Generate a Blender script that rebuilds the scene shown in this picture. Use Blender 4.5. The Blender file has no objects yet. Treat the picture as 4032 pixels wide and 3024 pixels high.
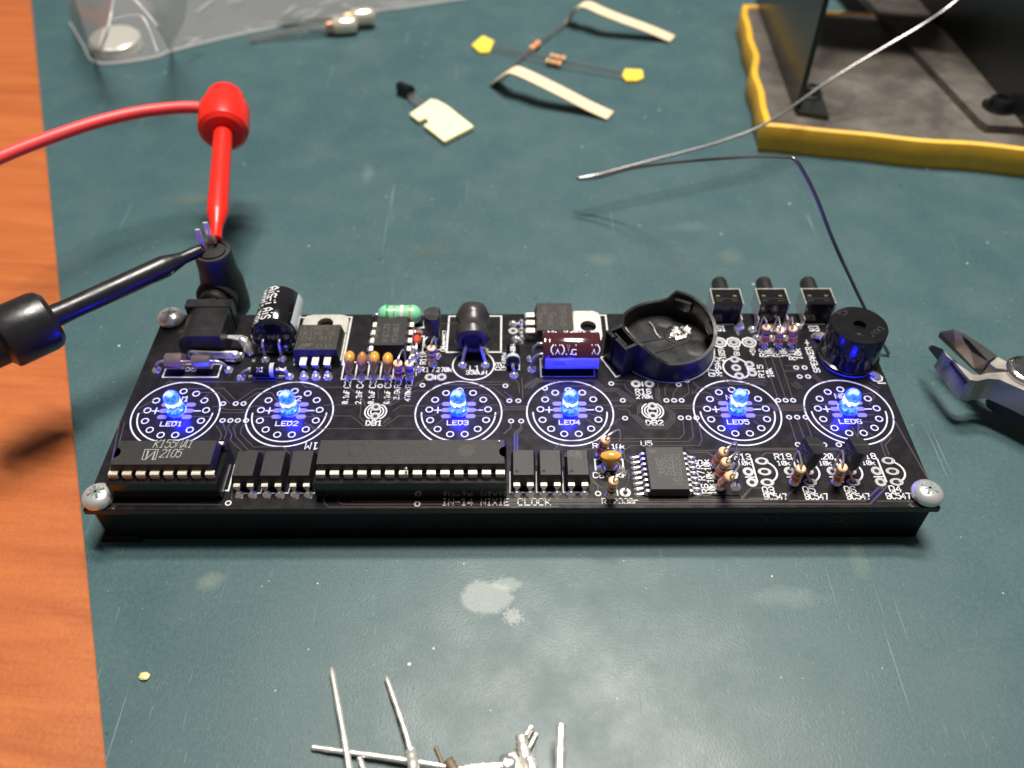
import bpy, bmesh, math, random
from mathutils import Vector, Matrix
random.seed(7)
S = 0.01            # one model unit is close to 1 mm, drawn at 0.01
sc = bpy.context.scene
COL = sc.collection
V = Vector
# ------------------------------------------------------------------ camera
FPX, PIT, ROL, YAW = 3357.48, math.radians(46.371), math.radians(-0.130), math.radians(0.043)
CAM = V((0, -118.58, 133.10))
MATZ = -10.5
cd = bpy.data.cameras.new('camera'); cam = bpy.data.objects.new('camera', cd); COL.objects.link(cam)
sc.camera = cam
fwd = V((0, math.cos(PIT), -math.sin(PIT))); upv = V((0, math.sin(PIT), math.cos(PIT))); rgt = V((1, 0, 0))
Rz = Matrix.Rotation(-YAW, 3, 'Z')
r2 = rgt*math.cos(ROL) + upv*math.sin(ROL); u2 = -rgt*math.sin(ROL) + upv*math.cos(ROL)
r2, u2, f2 = Rz@r2, Rz@u2, Rz@fwd
cam.matrix_world = Matrix.Translation(CAM*S) @ Matrix((r2, u2, -f2)).transposed().to_4x4()
cd.sensor_width = 36; cd.lens = 36*FPX/4032; cd.clip_start = 0.05; cd.clip_end = 100
cd.dof.use_dof = True; cd.dof.focus_distance = 1.66
cd.dof.aperture_fstop = (cd.lens*1e-3)/(2.1*S)
# ------------------------------------------------------------------ world and lamps
w = bpy.data.worlds.new('World'); sc.world = w; w.use_nodes = True
bg = w.node_tree.nodes['Background']; bg.inputs[0].default_value = (1.0, 0.95, 0.90, 1); bg.inputs[1].default_value = 0.12
sc.view_settings.view_transform = 'Standard'; sc.view_settings.look = 'None'
sc.view_settings.exposure = 0.0; sc.view_settings.gamma = 1
def area(name, p, tgt, sx, sy, power, col):
    l = bpy.data.lights.new(name, 'AREA'); l.shape = 'RECTANGLE'; l.size = sx*S; l.size_y = sy*S
    l.energy = power; l.color = col
    o = bpy.data.objects.new(name, l); COL.objects.link(o); o.location = V(p)*S
    o.rotation_euler = (V(tgt)-V(p)).to_track_quat('-Z', 'Y').to_euler()
    return o
area('ceiling_lamp', (60, 145, 900), (10, 20, 0), 300, 70, 1020, (1, 0.95, 0.87))
area('ceiling_lamp', (80, 350, 900), (10, 20, 0), 300, 70, 860, (1, 0.95, 0.88))
# ------------------------------------------------------------------ pixel -> place helpers
def ray(u, v):
    return f2 + r2*((u-2016)/FPX) + u2*(-(v-1512)/FPX)
def at(u, v, z=0.0):
    d = ray(u, v); return CAM + d*((z-CAM.z)/d.z)
def dep(u, v, d):
    return CAM + ray(u, v)*d
ZO = {'A':(300,1100),'B':(1200,1100),'C':(2000,1100),'D':(2700,1050),'E':(300,1650),'F':(1200,1650),'G':(2000,1650),'H':(2800,1650)}
def zp(k, x, y, z=0.0):
    o = ZO[k]; return at(o[0]+x/2.212, o[1]+y/2.212, z)
def D(x, y, z=MATZ): return at(x*1.8228, y*1.8228, z)
def Dd(x, y, d): return dep(x*1.8228, y*1.8228, d)
# ------------------------------------------------------------------ materials
MT = {}
def mat(name, col, rough=0.5, metal=0.0, spec=0.5, var=0.0, vs=3.0, bump=0.0, bs=20.0, coat=0.0, rvar=0.0, emis=None, est=0, trans=0, alpha=1, sss=0):
    m = bpy.data.materials.new(name); m.use_nodes = True; MT[name] = m
    nt = m.node_tree; N = nt.nodes; L = nt.links; b = N['Principled BSDF']
    b.inputs['Base Color'].default_value = (*col, 1); b.inputs['Roughness'].default_value = rough
    b.inputs['Metallic'].default_value = metal; b.inputs['Specular IOR Level'].default_value = spec
    b.inputs['Coat Weight'].default_value = coat; b.inputs['Coat Roughness'].default_value = 0.08
    b.inputs['Transmission Weight'].default_value = trans; b.inputs['Alpha'].default_value = alpha
    if sss:
        b.inputs['Subsurface Weight'].default_value = sss; b.inputs['Subsurface Scale'].default_value = 0.01
    if emis:
        b.inputs['Emission Color'].default_value = (*emis, 1); b.inputs['Emission Strength'].default_value = est
    if var or bump or rvar:
        tc = N.new('ShaderNodeTexCoord')
        if var or rvar:
            n = N.new('ShaderNodeTexNoise'); n.inputs['Scale'].default_value = vs/S*0.1; n.inputs['Detail'].default_value = 5
            L.new(tc.outputs['Object'], n.inputs['Vector'])
        if var:
            mr = N.new('ShaderNodeMapRange'); mr.inputs['From Min'].default_value = .25; mr.inputs['From Max'].default_value = .75
            mr.inputs['To Min'].default_value = 1-var; mr.inputs['To Max'].default_value = 1+var
            L.new(n.outputs['Fac'], mr.inputs['Value'])
            mx = N.new('ShaderNodeVectorMath'); mx.operation = 'SCALE'; mx.inputs[0].default_value = col
            L.new(mr.outputs[0], mx.inputs['Scale']); L.new(mx.outputs[0], b.inputs['Base Color'])
        if rvar:
            m2 = N.new('ShaderNodeMapRange'); m2.inputs['From Min'].default_value = .3; m2.inputs['From Max'].default_value = .7
            m2.inputs['To Min'].default_value = max(0.02, rough-rvar); m2.inputs['To Max'].default_value = rough+rvar
            L.new(n.outputs['Fac'], m2.inputs['Value']); L.new(m2.outputs[0], b.inputs['Roughness'])
        if bump:
            n2 = N.new('ShaderNodeTexNoise'); n2.inputs['Scale'].default_value = bs/S*0.1; n2.inputs['Detail'].default_value = 4
            L.new(tc.outputs['Object'], n2.inputs['Vector'])
            bp = N.new('ShaderNodeBump'); bp.inputs['Strength'].default_value = bump; bp.inputs['Distance'].default_value = 0.1*S
            L.new(n2.outputs['Fac'], bp.inputs['Height']); L.new(bp.outputs[0], b.inputs['Normal'])
    return m
mat('solder_mask', (0.011, 0.0100, 0.0115), 0.24, spec=0.34, var=.35, vs=4, bump=.03, bs=14, rvar=.03)
mat('board_edge', (0.03, 0.029, 0.022), 0.5, var=.2)
mat('case_black', (0.003, 0.003, 0.004), 0.3, spec=.15, bump=.1, bs=8)
mat('silk', (0.55, 0.55, 0.55), 0.5, var=.06, vs=15)
mat('trace', (0.060, 0.049, 0.043), 0.24, spec=0.5)
mat('tin', (0.80, 0.77, 0.72), 0.32, metal=.8, bump=.25, bs=12, rvar=.12)
mat('solder', (0.80, 0.79, 0.77), 0.2, metal=.85, bump=.4, bs=9)
mat('pin_tin', (0.86, 0.81, 0.70), 0.42, metal=0.85, bump=.15, bs=16, var=.12)
mat('pad_tinned', (0.20, 0.18, 0.22), 0.3, metal=.15, spec=.6)
mat('hole', (0.003, 0.003, 0.003), 0.7)  # near black, standing in for the shade inside holes
mat('epoxy', (0.012, 0.0115, 0.012), 0.5, spec=.35, bump=.55, bs=45, var=.3, vs=10)
mat('epoxy_grey', (0.030, 0.028, 0.027), 0.55, spec=.4, bump=.5, bs=45, var=.2, vs=10)
mat('epoxy_brown', (0.020, 0.016, 0.013), 0.5, spec=.4, bump=.35, bs=45, var=.2, vs=10)
mat('plastic_black', (0.010, 0.010, 0.011), 0.34, bump=.2, bs=10, rvar=.08)
mat('plastic_gloss', (0.007, 0.007, 0.008), 0.17, bump=.05, bs=6, rvar=.05)
mat('moulding_black', (0.016, 0.016, 0.017), 0.36, bump=.6, bs=9, rvar=.12)
mat('rubber_black', (0.012, 0.012, 0.013), 0.45, bump=.35, bs=10, rvar=.1)
mat('mark_grey', (0.26, 0.26, 0.26), 0.6)
mat('mark_dark', (0.075, 0.068, 0.060), 0.5)
mat('mark_white', (0.75, 0.76, 0.78), 0.45)
mat('cap_sleeve_black', (0.006, 0.006, 0.008), 0.12, coat=.6, bump=.05, bs=3)
mat('cap_stripe', (0.42, 0.46, 0.50), 0.25, coat=.4)
mat('cap_sleeve_brown', (0.055, 0.012, 0.016), 0.13, coat=.7, bump=.05, bs=3)
mat('cap_blue', (0.42, 0.44, 0.62), 0.2, coat=.5)
mat('tab_metal', (0.78, 0.76, 0.68), 0.36, metal=.9, bump=.3, bs=14, var=.12, vs=6)
mat('ceramic_yellow', (0.62, 0.31, 0.045), 0.18, coat=.4, var=.12, vs=6)
mat('ceramic_brown', (0.48, 0.20, 0.08), 0.25, coat=.3, var=.12, vs=6)
mat('res_body', (0.78, 0.50, 0.26), 0.35, coat=.2, var=.08)
mat('res_body_pale', (0.66, 0.55, 0.38), 0.35, coat=.2, var=.08)
mat('band_brown', (0.10, 0.012, 0.008), 0.3, coat=.3)
mat('band_black', (0.008, 0.007, 0.007), 0.3, coat=.3)
mat('band_orange', (0.72, 0.10, 0.035), 0.3, coat=.3)
mat('band_red', (0.45, 0.02, 0.03), 0.3, coat=.3)
mat('band_violet', (0.12, 0.05, 0.20), 0.3, coat=.3)
mat('band_yellow', (0.60, 0.42, 0.05), 0.3, coat=.3)
mat('band_gold', (0.50, 0.30, 0.05), 0.3, metal=.4)
mat('green_body', (0.20, 0.55, 0.33), 0.3, coat=.3, var=.06)
mat('band_green', (0.03, 0.25, 0.02), 0.35)
mat('band_gap', (0.32, 0.22, 0.10), 0.35)
mat('band_silver', (0.62, 0.55, 0.50), 0.35)
mat('zener_red', (0.55, 0.07, 0.03), 0.1, coat=1)
mat('ferrite', (0.030, 0.027, 0.027), 0.36, bump=.5, bs=3, rvar=.08)
mat('glass', (0.95, 0.95, 0.97), 0.03, trans=1)
mat('dark_metal', (0.42, 0.33, 0.31), 0.2, metal=.8, rvar=.08)
mat('steel', (0.62, 0.62, 0.62), 0.16, metal=1, bump=.15, bs=10, rvar=.08)
mat('screw_zinc', (0.74, 0.76, 0.75), 0.24, metal=.7, bump=.12, bs=6, rvar=.07)
mat('red_plastic', (0.72, 0.018, 0.010), 0.33, sss=.15, bump=.2, bs=3)
mat('red_cable', (0.72, 0.05, 0.05), 0.45, bump=.15, bs=5)
mat('copper', (0.75, 0.45, 0.28), 0.3, metal=1)
mat('yellow_foam', (0.78, 0.43, 0.030), 0.55, bump=.25, bs=3, var=.12, vs=2)
mat('paper_tan', (0.74, 0.56, 0.36), 0.7, var=.07, vs=1.5, bump=.15, bs=6)
mat('paper_pale', (0.72, 0.66, 0.42), 0.65, var=.07, vs=1.5, bump=.15, bs=6)
mat('tape_yellow', (0.78, 0.58, 0.06), 0.5, var=.1)
mat('plate_dark', (0.020, 0.023, 0.022), 0.30, bump=.2, bs=5)
mat('spool_yellow', (0.55, 0.42, 0.04), 0.4)
mat('wire_tin', (0.55, 0.53, 0.52), 0.3, metal=.85, bump=.2, bs=6)
mat('bag_edge', (.55, .56, .56), .25, alpha=.45)
mat('slot_metal', (.30, .33, .33), .35, metal=.8)
mat('pad_grey', (.36, .355, .35), .4, metal=.3, bump=.3, bs=10)
mat('cell_steel', (.75, .72, .66), .3, metal=.6)
mat('case_ring_grey', (0.010, 0.010, 0.012), 0.4)
mat('solder_dull', (0.22, 0.21, 0.21), 0.3, metal=.8, bump=.2, bs=6, var=.5, vs=.4)
mat('crumb', (0.70, 0.62, 0.28), 0.5)
mat('gold_switch', (0.80, 0.62, 0.30), 0.3, metal=1)

def nodes(m): return m.node_tree.nodes, m.node_tree.links
def math_(N, L, op, a, b=None, c=None, clamp=False):
    n = N.new('ShaderNodeMath'); n.operation = op; n.use_clamp = clamp
    for i, x in enumerate((a, b, c)):
        if x is None: continue
        if isinstance(x, (int, float)): n.inputs[i].default_value = x
        else: L.new(x, n.inputs[i])
    return n.outputs[0]
def noise(N, L, vec, scale, detail=3, rough=.5, dist=0):
    n = N.new('ShaderNodeTexNoise'); n.inputs['Scale'].default_value = scale; n.inputs['Detail'].default_value = detail
    n.inputs['Roughness'].default_value = rough; n.inputs['Distortion'].default_value = dist
    L.new(vec, n.inputs['Vector']); return n.outputs['Fac']
def mapping(N, L, vec, loc=(0,0,0), rot=(0,0,0), scale=(1,1,1)):
    n = N.new('ShaderNodeMapping'); n.inputs['Location'].default_value = loc; n.inputs['Rotation'].default_value = rot
    n.inputs['Scale'].default_value = scale; L.new(vec, n.inputs['Vector']); return n.outputs[0]
def ramp(N, L, f, a, b, ta=0, tb=1):
    n = N.new('ShaderNodeMapRange'); n.inputs['From Min'].default_value = a; n.inputs['From Max'].default_value = b
    n.inputs['To Min'].default_value = ta; n.inputs['To Max'].default_value = tb; L.new(f, n.inputs['Value']); return n.outputs[0]
def mixc(N, L, f, a, b):
    n = N.new('ShaderNodeMix'); n.data_type = 'RGBA'
    if isinstance(f, (int, float)): n.inputs[0].default_value = f
    else: L.new(f, n.inputs[0])
    for i, x in ((6, a), (7, b)):
        if isinstance(x, tuple): n.inputs[i].default_value = (*x, 1)
        else: L.new(x, n.inputs[i])
    return n.outputs[2]
# worn silicone mat: coordinates in model units (object space / S)
def make_mat_material():
    m = mat('mat_rubber', (0.05, 0.1, 0.1), 0.4); N, L = nodes(m); b = N['Principled BSDF']
    tc = N.new('ShaderNodeTexCoord'); P = mapping(N, L, tc.outputs['Object'], scale=(1/S, 1/S, 1/S))
    big = noise(N, L, P, 0.012, 3); mid = noise(N, L, P, 0.07, 5, .6); fine = noise(N, L, P, 1.1, 3)
    c = mixc(N, L, ramp(N, L, big, .35, .65), (0.026, 0.068, 0.078), (0.035, 0.082, 0.091))
    c = mixc(N, L, ramp(N, L, mid, .45, .72, 0, .45), c, (0.050, 0.096, 0.100))
    c = mixc(N, L, ramp(N, L, fine, .35, .65, 0, .16), c, (0.12, 0.16, 0.15))
    # grey lamp sheen painted into the mat colour in front
    sep = N.new('ShaderNodeSeparateXYZ'); L.new(P, sep.inputs[0])
    X, Y = sep.outputs[0], sep.outputs[1]
    def blob(cx, cy, rx, ry, amp, nscale, lo, hi, rot=0.0):
        q = mapping(N, L, P, loc=(-cx, -cy, 0)); q = mapping(N, L, q, rot=(0, 0, -rot)); q = mapping(N, L, q, scale=(1/rx, 1/ry, 0))
        ln = N.new('ShaderNodeVectorMath'); ln.operation = 'LENGTH'; L.new(q, ln.inputs[0])
        n = noise(N, L, P, nscale, 5, .65)
        v = math_(N, L, 'ADD', ln.outputs['Value'], math_(N, L, 'MULTIPLY', math_(N, L, 'SUBTRACT', n, .5), amp))
        return ramp(N, L, v, hi, lo)
    sheen_patch = blob(15, -62, 75, 40, 1.0, .05, .2, 1.1)
    c = mixc(N, L, math_(N, L, 'MULTIPLY', sheen_patch, .24), c, (0.15, 0.165, 0.15))
    # flux smudge
    cx, cy = D(1050, 1290).xy; sm = blob(cx, cy, 5.6, 4.0, .9, .55, .75, .95)
    c = mixc(N, L, math_(N, L, 'MULTIPLY', sm, .45), c, (0.34, 0.37, 0.34))
    cx, cy = D(1095, 1262).xy; sm = blob(cx, cy, 3.4, 1.9, 1.1, .8, .6, .95)
    c = mixc(N, L, math_(N, L, 'MULTIPLY', sm, .38), c, (0.34, 0.38, 0.34))
    cx, cy = D(1108, 1332).xy; sm = blob(cx, cy, 2.6, 2.2, 2.2, 1.6, .5, .75)
    c = mixc(N, L, math_(N, L, 'MULTIPLY', sm, .45), c, (0.38, 0.40, 0.37))
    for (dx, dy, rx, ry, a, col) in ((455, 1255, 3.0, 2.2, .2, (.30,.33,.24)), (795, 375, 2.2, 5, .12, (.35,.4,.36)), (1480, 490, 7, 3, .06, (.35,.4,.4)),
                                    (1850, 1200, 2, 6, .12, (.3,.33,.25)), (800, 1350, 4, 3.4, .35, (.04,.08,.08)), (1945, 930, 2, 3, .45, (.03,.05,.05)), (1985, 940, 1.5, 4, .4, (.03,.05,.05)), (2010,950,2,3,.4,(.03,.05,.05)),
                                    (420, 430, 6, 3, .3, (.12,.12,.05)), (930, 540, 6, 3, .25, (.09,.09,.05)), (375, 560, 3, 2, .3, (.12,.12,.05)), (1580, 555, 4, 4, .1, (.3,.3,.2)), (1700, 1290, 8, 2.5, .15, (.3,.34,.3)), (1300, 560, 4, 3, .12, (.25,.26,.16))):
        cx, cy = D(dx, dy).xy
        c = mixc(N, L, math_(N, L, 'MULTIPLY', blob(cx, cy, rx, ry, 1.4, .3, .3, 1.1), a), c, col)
    # long scratches
    sfac = None
    for ang, sx, sy, th in ((0.15, .9, .012, .70), (1.35, .8, .015, .715), (-.35, 1.1, .02, .72), (.02, 2.2, .06, .72)):
        q = mapping(N, L, P, rot=(0, 0, ang), scale=(sx, sy, 1)); n = noise(N, L, q, 1.0, 2, .5)
        f = ramp(N, L, n, th, th+.03)
        msk = ramp(N, L, noise(N, L, P, .03+.01*sx, 2), .5, .62)
        f = math_(N, L, 'MULTIPLY', f, msk)
        sfac = f if sfac is None else math_(N, L, 'MAXIMUM', sfac, f)
    c = mixc(N, L, math_(N, L, 'MULTIPLY', sfac, .38), c, (0.22, 0.31, 0.29))
    # specks
    def specks(scale, r, keep, col, c, a):
        vo = N.new('ShaderNodeTexVoronoi'); vo.inputs['Scale'].default_value = scale; L.new(P, vo.inputs['Vector'])
        s2 = N.new('ShaderNodeSeparateColor'); L.new(vo.outputs['Color'], s2.inputs[0])
        k = math_(N, L, 'GREATER_THAN', s2.outputs[0], keep)
        rr = math_(N, L, 'MULTIPLY', s2.outputs[1], r)
        f = math_(N, L, 'MULTIPLY', math_(N, L, 'LESS_THAN', vo.outputs['Distance'], rr), k)
        return mixc(N, L, math_(N, L, 'MULTIPLY', f, a), c, col)
    c = specks(.22, .075, .74, (0.55, 0.58, 0.52), c, .75)
    c = specks(.55, .11, .86, (0.4, 0.44, 0.40), c, .6)
    fs = None
    for ang, th in ((.6, .70), (1.9, .71), (2.7, .715)):
        n = noise(N, L, mapping(N, L, P, rot=(0, 0, ang), scale=(2.6, .16, 1)), 1.0, 2, .5); f_ = ramp(N, L, n, th, th+.03); fs = f_ if fs is None else math_(N, L, 'MAXIMUM', fs, f_)
    c = mixc(N, L, math_(N, L, 'MULTIPLY', math_(N, L, 'MULTIPLY', fs, ramp(N, L, noise(N, L, P, .045, 3), .42, .6)), .4), c, (0.20, 0.25, 0.24))
    c = specks(.9, .16, .80, (0.20, 0.25, 0.23), c, .5)
    c = specks(.12, .07, .7, (0.015, 0.03, 0.03), c, .7)
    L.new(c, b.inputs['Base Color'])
    r = ramp(N, L, mid, .3, .7, .40, .56); r = math_(N, L, 'SUBTRACT', r, math_(N, L, 'MULTIPLY', sheen_patch, .04)); L.new(r, b.inputs['Roughness'])
    b.inputs['Specular IOR Level'].default_value = 0.36
    bp = N.new('ShaderNodeBump'); bp.inputs['Strength'].default_value = .3; bp.inputs['Distance'].default_value = .25*S
    h = math_(N, L, 'ADD', math_(N, L, 'MULTIPLY', noise(N, L, P, 2.2, 3), .5), math_(N, L, 'MULTIPLY', sfac, -.6)); h = math_(N, L, 'ADD', h, math_(N, L, 'MULTIPLY', big, 1.2))
    L.new(h, bp.inputs['Height']); L.new(bp.outputs[0], b.inputs['Normal'])
make_mat_material()
def make_wood():
    m = mat('desk_wood', (.5, .14, .04), 0.4); N, L = nodes(m); b = N['Principled BSDF']
    tc = N.new('ShaderNodeTexCoord'); P = mapping(N, L, tc.outputs['Object'], scale=(1/S, 1/S, 1/S)); P = mapping(N, L, P, rot=(0, 0, .10))
    q = mapping(N, L, P, scale=(.020, .16, 1)); g = noise(N, L, q, 1, 6, .6, .6)
    q2 = mapping(N, L, P, scale=(.06, 1.2, 1)); g2 = noise(N, L, q2, 1, 4, .6)
    q3 = mapping(N, L, P, scale=(.006, .03, 1)); g3 = noise(N, L, q3, 1, 3, .5, .4)
    c = mixc(N, L, ramp(N, L, g, .3, .7), (0.29, 0.068, 0.014), (0.44, 0.132, 0.032))
    c = mixc(N, L, ramp(N, L, g3, .35, .65, 0, .5), c, (0.40, 0.100, 0.028))
    c = mixc(N, L, ramp(N, L, g2, .5, .75, 0, .22), c, (0.24, 0.042, 0.009))
    L.new(c, b.inputs['Base Color'])
    L.new(ramp(N, L, noise(N, L, P, .9, 3), .3, .7, .36, .5), b.inputs['Roughness'])
    bp = N.new('ShaderNodeBump'); bp.inputs['Strength'].default_value = .5; bp.inputs['Distance'].default_value = .12*S
    L.new(noise(N, L, P, 1.3, 3), bp.inputs['Height']); L.new(bp.outputs[0], b.inputs['Normal'])
make_wood()
def make_dusty():
    m = mat('dusty_rubber', (.05, .045, .04), 0.7); N, L = nodes(m); b = N['Principled BSDF']
    tc = N.new('ShaderNodeTexCoord'); P = mapping(N, L, tc.outputs['Object'], scale=(1/S, 1/S, 1/S))
    n = noise(N, L, P, .08, 7, .66, .3); c = mixc(N, L, ramp(N, L, n, .36, .72), (0.040, 0.034, 0.029), (0.13, 0.112, 0.093)); L.new(c, b.inputs['Base Color'])
make_dusty()
def make_film():
    m = bpy.data.materials.new('bag_film'); MT['bag_film'] = m; m.use_nodes = True; N, L = nodes(m)
    for n in list(N):
        if n.type != 'OUTPUT_MATERIAL': N.remove(n)
    out = N['Material Output']; t = N.new('ShaderNodeBsdfTransparent'); t.inputs[0].default_value = (.93, .93, .93, 1)
    g = N.new('ShaderNodeBsdfGlossy'); g.inputs['Roughness'].default_value = .12
    d = N.new('ShaderNodeBsdfDiffuse'); d.inputs[0].default_value = (.42, .41, .41, 1)
    mx = N.new('ShaderNodeMixShader'); mx.inputs[0].default_value = .45; L.new(d.outputs[0], mx.inputs[1]); L.new(g.outputs[0], mx.inputs[2])
    lw = N.new('ShaderNodeLayerWeight'); lw.inputs['Blend'].default_value = .35
    f = ramp(N, L, lw.outputs['Facing'], 0, 1, .10, .6)
    m2 = N.new('ShaderNodeMixShader'); L.new(f, m2.inputs[0]); L.new(t.outputs[0], m2.inputs[1]); L.new(mx.outputs[0], m2.inputs[2]); L.new(m2.outputs[0], out.inputs[0])
make_film()
def make_clear():
    m = bpy.data.materials.new('clear_glass'); MT['clear_glass'] = m; m.use_nodes = True; N, L = nodes(m)
    for n in list(N):
        if n.type != 'OUTPUT_MATERIAL': N.remove(n)
    out = N['Material Output']; t = N.new('ShaderNodeBsdfTransparent'); g = N.new('ShaderNodeBsdfGlossy'); g.inputs['Roughness'].default_value = .05
    lw = N.new('ShaderNodeLayerWeight'); lw.inputs['Blend'].default_value = .25
    m2 = N.new('ShaderNodeMixShader'); L.new(ramp(N, L, lw.outputs['Facing'], 0, 1, .06, .7), m2.inputs[0]); L.new(t.outputs[0], m2.inputs[1]); L.new(g.outputs[0], m2.inputs[2]); L.new(m2.outputs[0], out.inputs[0])
make_clear()
def make_led():
    # water-clear lens glowing from the die inside: strongest in a band over the die, weaker and mottled in the dome
    m = mat('led_lens', (.01, .03, .06), 0.12, coat=.6); N, L = nodes(m); b = N['Principled BSDF']
    tc = N.new('ShaderNodeTexCoord'); P = mapping(N, L, tc.outputs['Object'], scale=(1/S, 1/S, 1/S))
    sep = N.new('ShaderNodeSeparateXYZ'); L.new(P, sep.inputs[0])
    z = math_(N, L, 'ADD', sep.outputs[2], math_(N, L, 'MULTIPLY', math_(N, L, 'SUBTRACT', noise(N, L, P, .7, 2), .5), 2.6))
    cr = N.new('ShaderNodeValToRGB'); L.new(ramp(N, L, z, -2.8, 2.8), cr.inputs[0])
    e = cr.color_ramp.elements; e[0].position = 0; e[0].color = (.05, .25, .9, 1); e[1].position = 1; e[1].color = (.9, 1.1, 1, 1)
    for p, c in ((.12, (.02, .12, .7, 1)), (.18, (.08, .30, .85, 1)), (.26, (.25, .6, .95, 1)), (.34, (.05, .18, .8, 1)), (.40, (.5, .9, 1, 1)), (.44, (1.8, 1.8, 1, 1)), (.58, (1.8, 1.8, 1, 1)), (.64, (.12, .35, .9, 1)), (.78, (.06, .25, .85, 1)), (.9, (.12, .4, .9, 1))):
        x = e.new(p); x.color = c
    mot = noise(N, L, P, 1.3, 3, .6)
    sc1 = N.new('ShaderNodeVectorMath'); sc1.operation = 'SCALE'; L.new(cr.outputs[0], sc1.inputs[0]); L.new(ramp(N, L, mot, .33, .67, .35, 1.9), sc1.inputs['Scale'])
    mu = N.new('ShaderNodeVectorMath'); mu.operation = 'MULTIPLY'; L.new(sc1.outputs[0], mu.inputs[0]); mu.inputs[1].default_value = (.85, .92, 58.0)
    L.new(mu.outputs[0], b.inputs['Emission Color']); b.inputs['Emission Strength'].default_value = 1.0
make_led()
# ------------------------------------------------------------------ object helpers
ORG = {}
def setp(o, label=None, cat=None, group=None, kind=None):
    if label: o['label'] = label
    if cat: o['category'] = cat
    if group: o['group'] = group
    if kind: o['kind'] = kind
    return o
def thing(name, loc, label, cat, group=None):
    o = bpy.data.objects.new(name, None); COL.objects.link(o); o.location = V(loc)*S; o.empty_display_size = .02
    ORG[o.name] = V(loc); return setp(o, label, cat, group)
def obj(name, bm, m, parent=None, smooth=True, origin=None, **k):
    if smooth:
        bmesh.ops.recalc_face_normals(bm, faces=bm.faces[:])
        bm.normal_update()
        for f in bm.faces: f.smooth = True
        for e in bm.edges:
            if len(e.link_faces) == 2 and e.calc_face_angle(0) > math.radians(34): e.smooth = False
    me = bpy.data.meshes.new(name)
    vs = [v.co for v in bm.verts]
    if not vs: print('EMPTY', name, parent and parent.name, flush=True); raise ValueError(name)
    if origin is None:
        lo = V([min(v[i] for v in vs) for i in range(3)]); hi = V([max(v[i] for v in vs) for i in range(3)]); origin = (lo+hi)/2
    origin = V(origin)
    for v in bm.verts: v.co = (v.co-origin)*S
    bm.to_mesh(me); bm.free()
    for mm in (m if isinstance(m, (list, tuple)) else [m]): me.materials.append(MT[mm])
    o = bpy.data.objects.new(name, me); COL.objects.link(o); ORG[o.name] = origin
    if parent: o.parent = parent; o.location = (origin-ORG[parent.name])*S
    else: o.location = origin*S
    return setp(o, **k)
def dup(o, d, parent=None, rz=0, **k):
    """copy a part with its sub-parts, shifted by d (units)"""
    c = o.copy(); COL.objects.link(c); c.parent = parent if parent else o.parent; c.location = o.location + V(d)*S
    if parent and parent is not o.parent: c.location = (ORG[o.name]+V(d)-ORG[parent.name])*S
    if rz: c.rotation_euler.z = o.rotation_euler.z + rz
    ORG[c.name] = ORG[o.name]+V(d)
    for key in ('label',):
        if key in c and not k.get('keep'): del c[key]
    k.pop('keep', None)
    for ch in [x for x in o.children]:
        s = ch.copy(); COL.objects.link(s); s.parent = c; s.location = ch.location; ORG[s.name] = ORG[ch.name]+V(d)
    return setp(c, **k)
# ------------------------------------------------------------------ shapes (all add to a bmesh, in units)
def nb(): return bmesh.new()
def box(bm, x0, x1, y0, y1, z0, z1, bev=0.0, M=None, mi=0, seg=1):
    t = bmesh.new(); bmesh.ops.create_cube(t, size=1)
    for v in t.verts: v.co = V(((x0+x1)/2+v.co.x*(x1-x0), (y0+y1)/2+v.co.y*(y1-y0), (z0+z1)/2+v.co.z*(z1-z0)))
    if bev: bmesh.ops.bevel(t, geom=t.edges[:], offset=bev, segments=seg, profile=.5, affect='EDGES')
    return merge(bm, t, M, mi)
def merge(bm, t, M=None, mi=0):
    mp = {}
    for v in t.verts: mp[v] = bm.verts.new(M@v.co if M else v.co)
    out = []
    for f in t.faces:
        try:
            g = bm.faces.new([mp[v] for v in f.verts]); g.material_index = mi if mi else f.material_index; out.append(g)
        except ValueError: pass
    t.free(); return bm
def frame(p, d, x=None):
    """matrix placing local Z along d at p"""
    d = V(d).normalized(); a = V(x) if x else (V((0, 0, 1)) if abs(d.z) < .9 else V((1, 0, 0)))
    X = a.cross(d); 
    if X.length < 1e-6: X = V((1, 0, 0)).cross(d)
    X.normalize(); Y = d.cross(X)
    return Matrix.Translation(V(p)) @ Matrix((X, Y, d)).transposed().to_4x4()
def lathe(bm, prof, M=None, seg=20, cap0=True, cap1=True, mi=0, a0=0, a1=None):
    """prof = [(r,z),...] turned about local Z"""
    rings = []
    for r, z in prof:
        if r <= 1e-6: rings.append([bm.verts.new(M@V((0, 0, z)) if M else V((0, 0, z)))])
        else:
            rings.append([bm.verts.new((M@V((r*math.cos(2*math.pi*k/seg), r*math.sin(2*math.pi*k/seg), z))) if M else V((r*math.cos(2*math.pi*k/seg), r*math.sin(2*math.pi*k/seg), z))) for k in range(seg)])
    for a, b in zip(rings, rings[1:]):
        for k in range(seg):
            k2 = (k+1) % seg
            if len(a) == 1 and len(b) == 1: continue
            if len(a) == 1: f = bm.faces.new([a[0], b[k2], b[k]][::-1])
            elif len(b) == 1: f = bm.faces.new([a[k], a[k2], b[0]])
            else: f = bm.faces.new([a[k], a[k2], b[k2], b[k]])
            f.material_index = mi
    if cap0 and len(rings[0]) > 1: bm.faces.new(rings[0][::-1]).material_index = mi
    if cap1 and len(rings[-1]) > 1: bm.faces.new(rings[-1]).material_index = mi
    return bm
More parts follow.
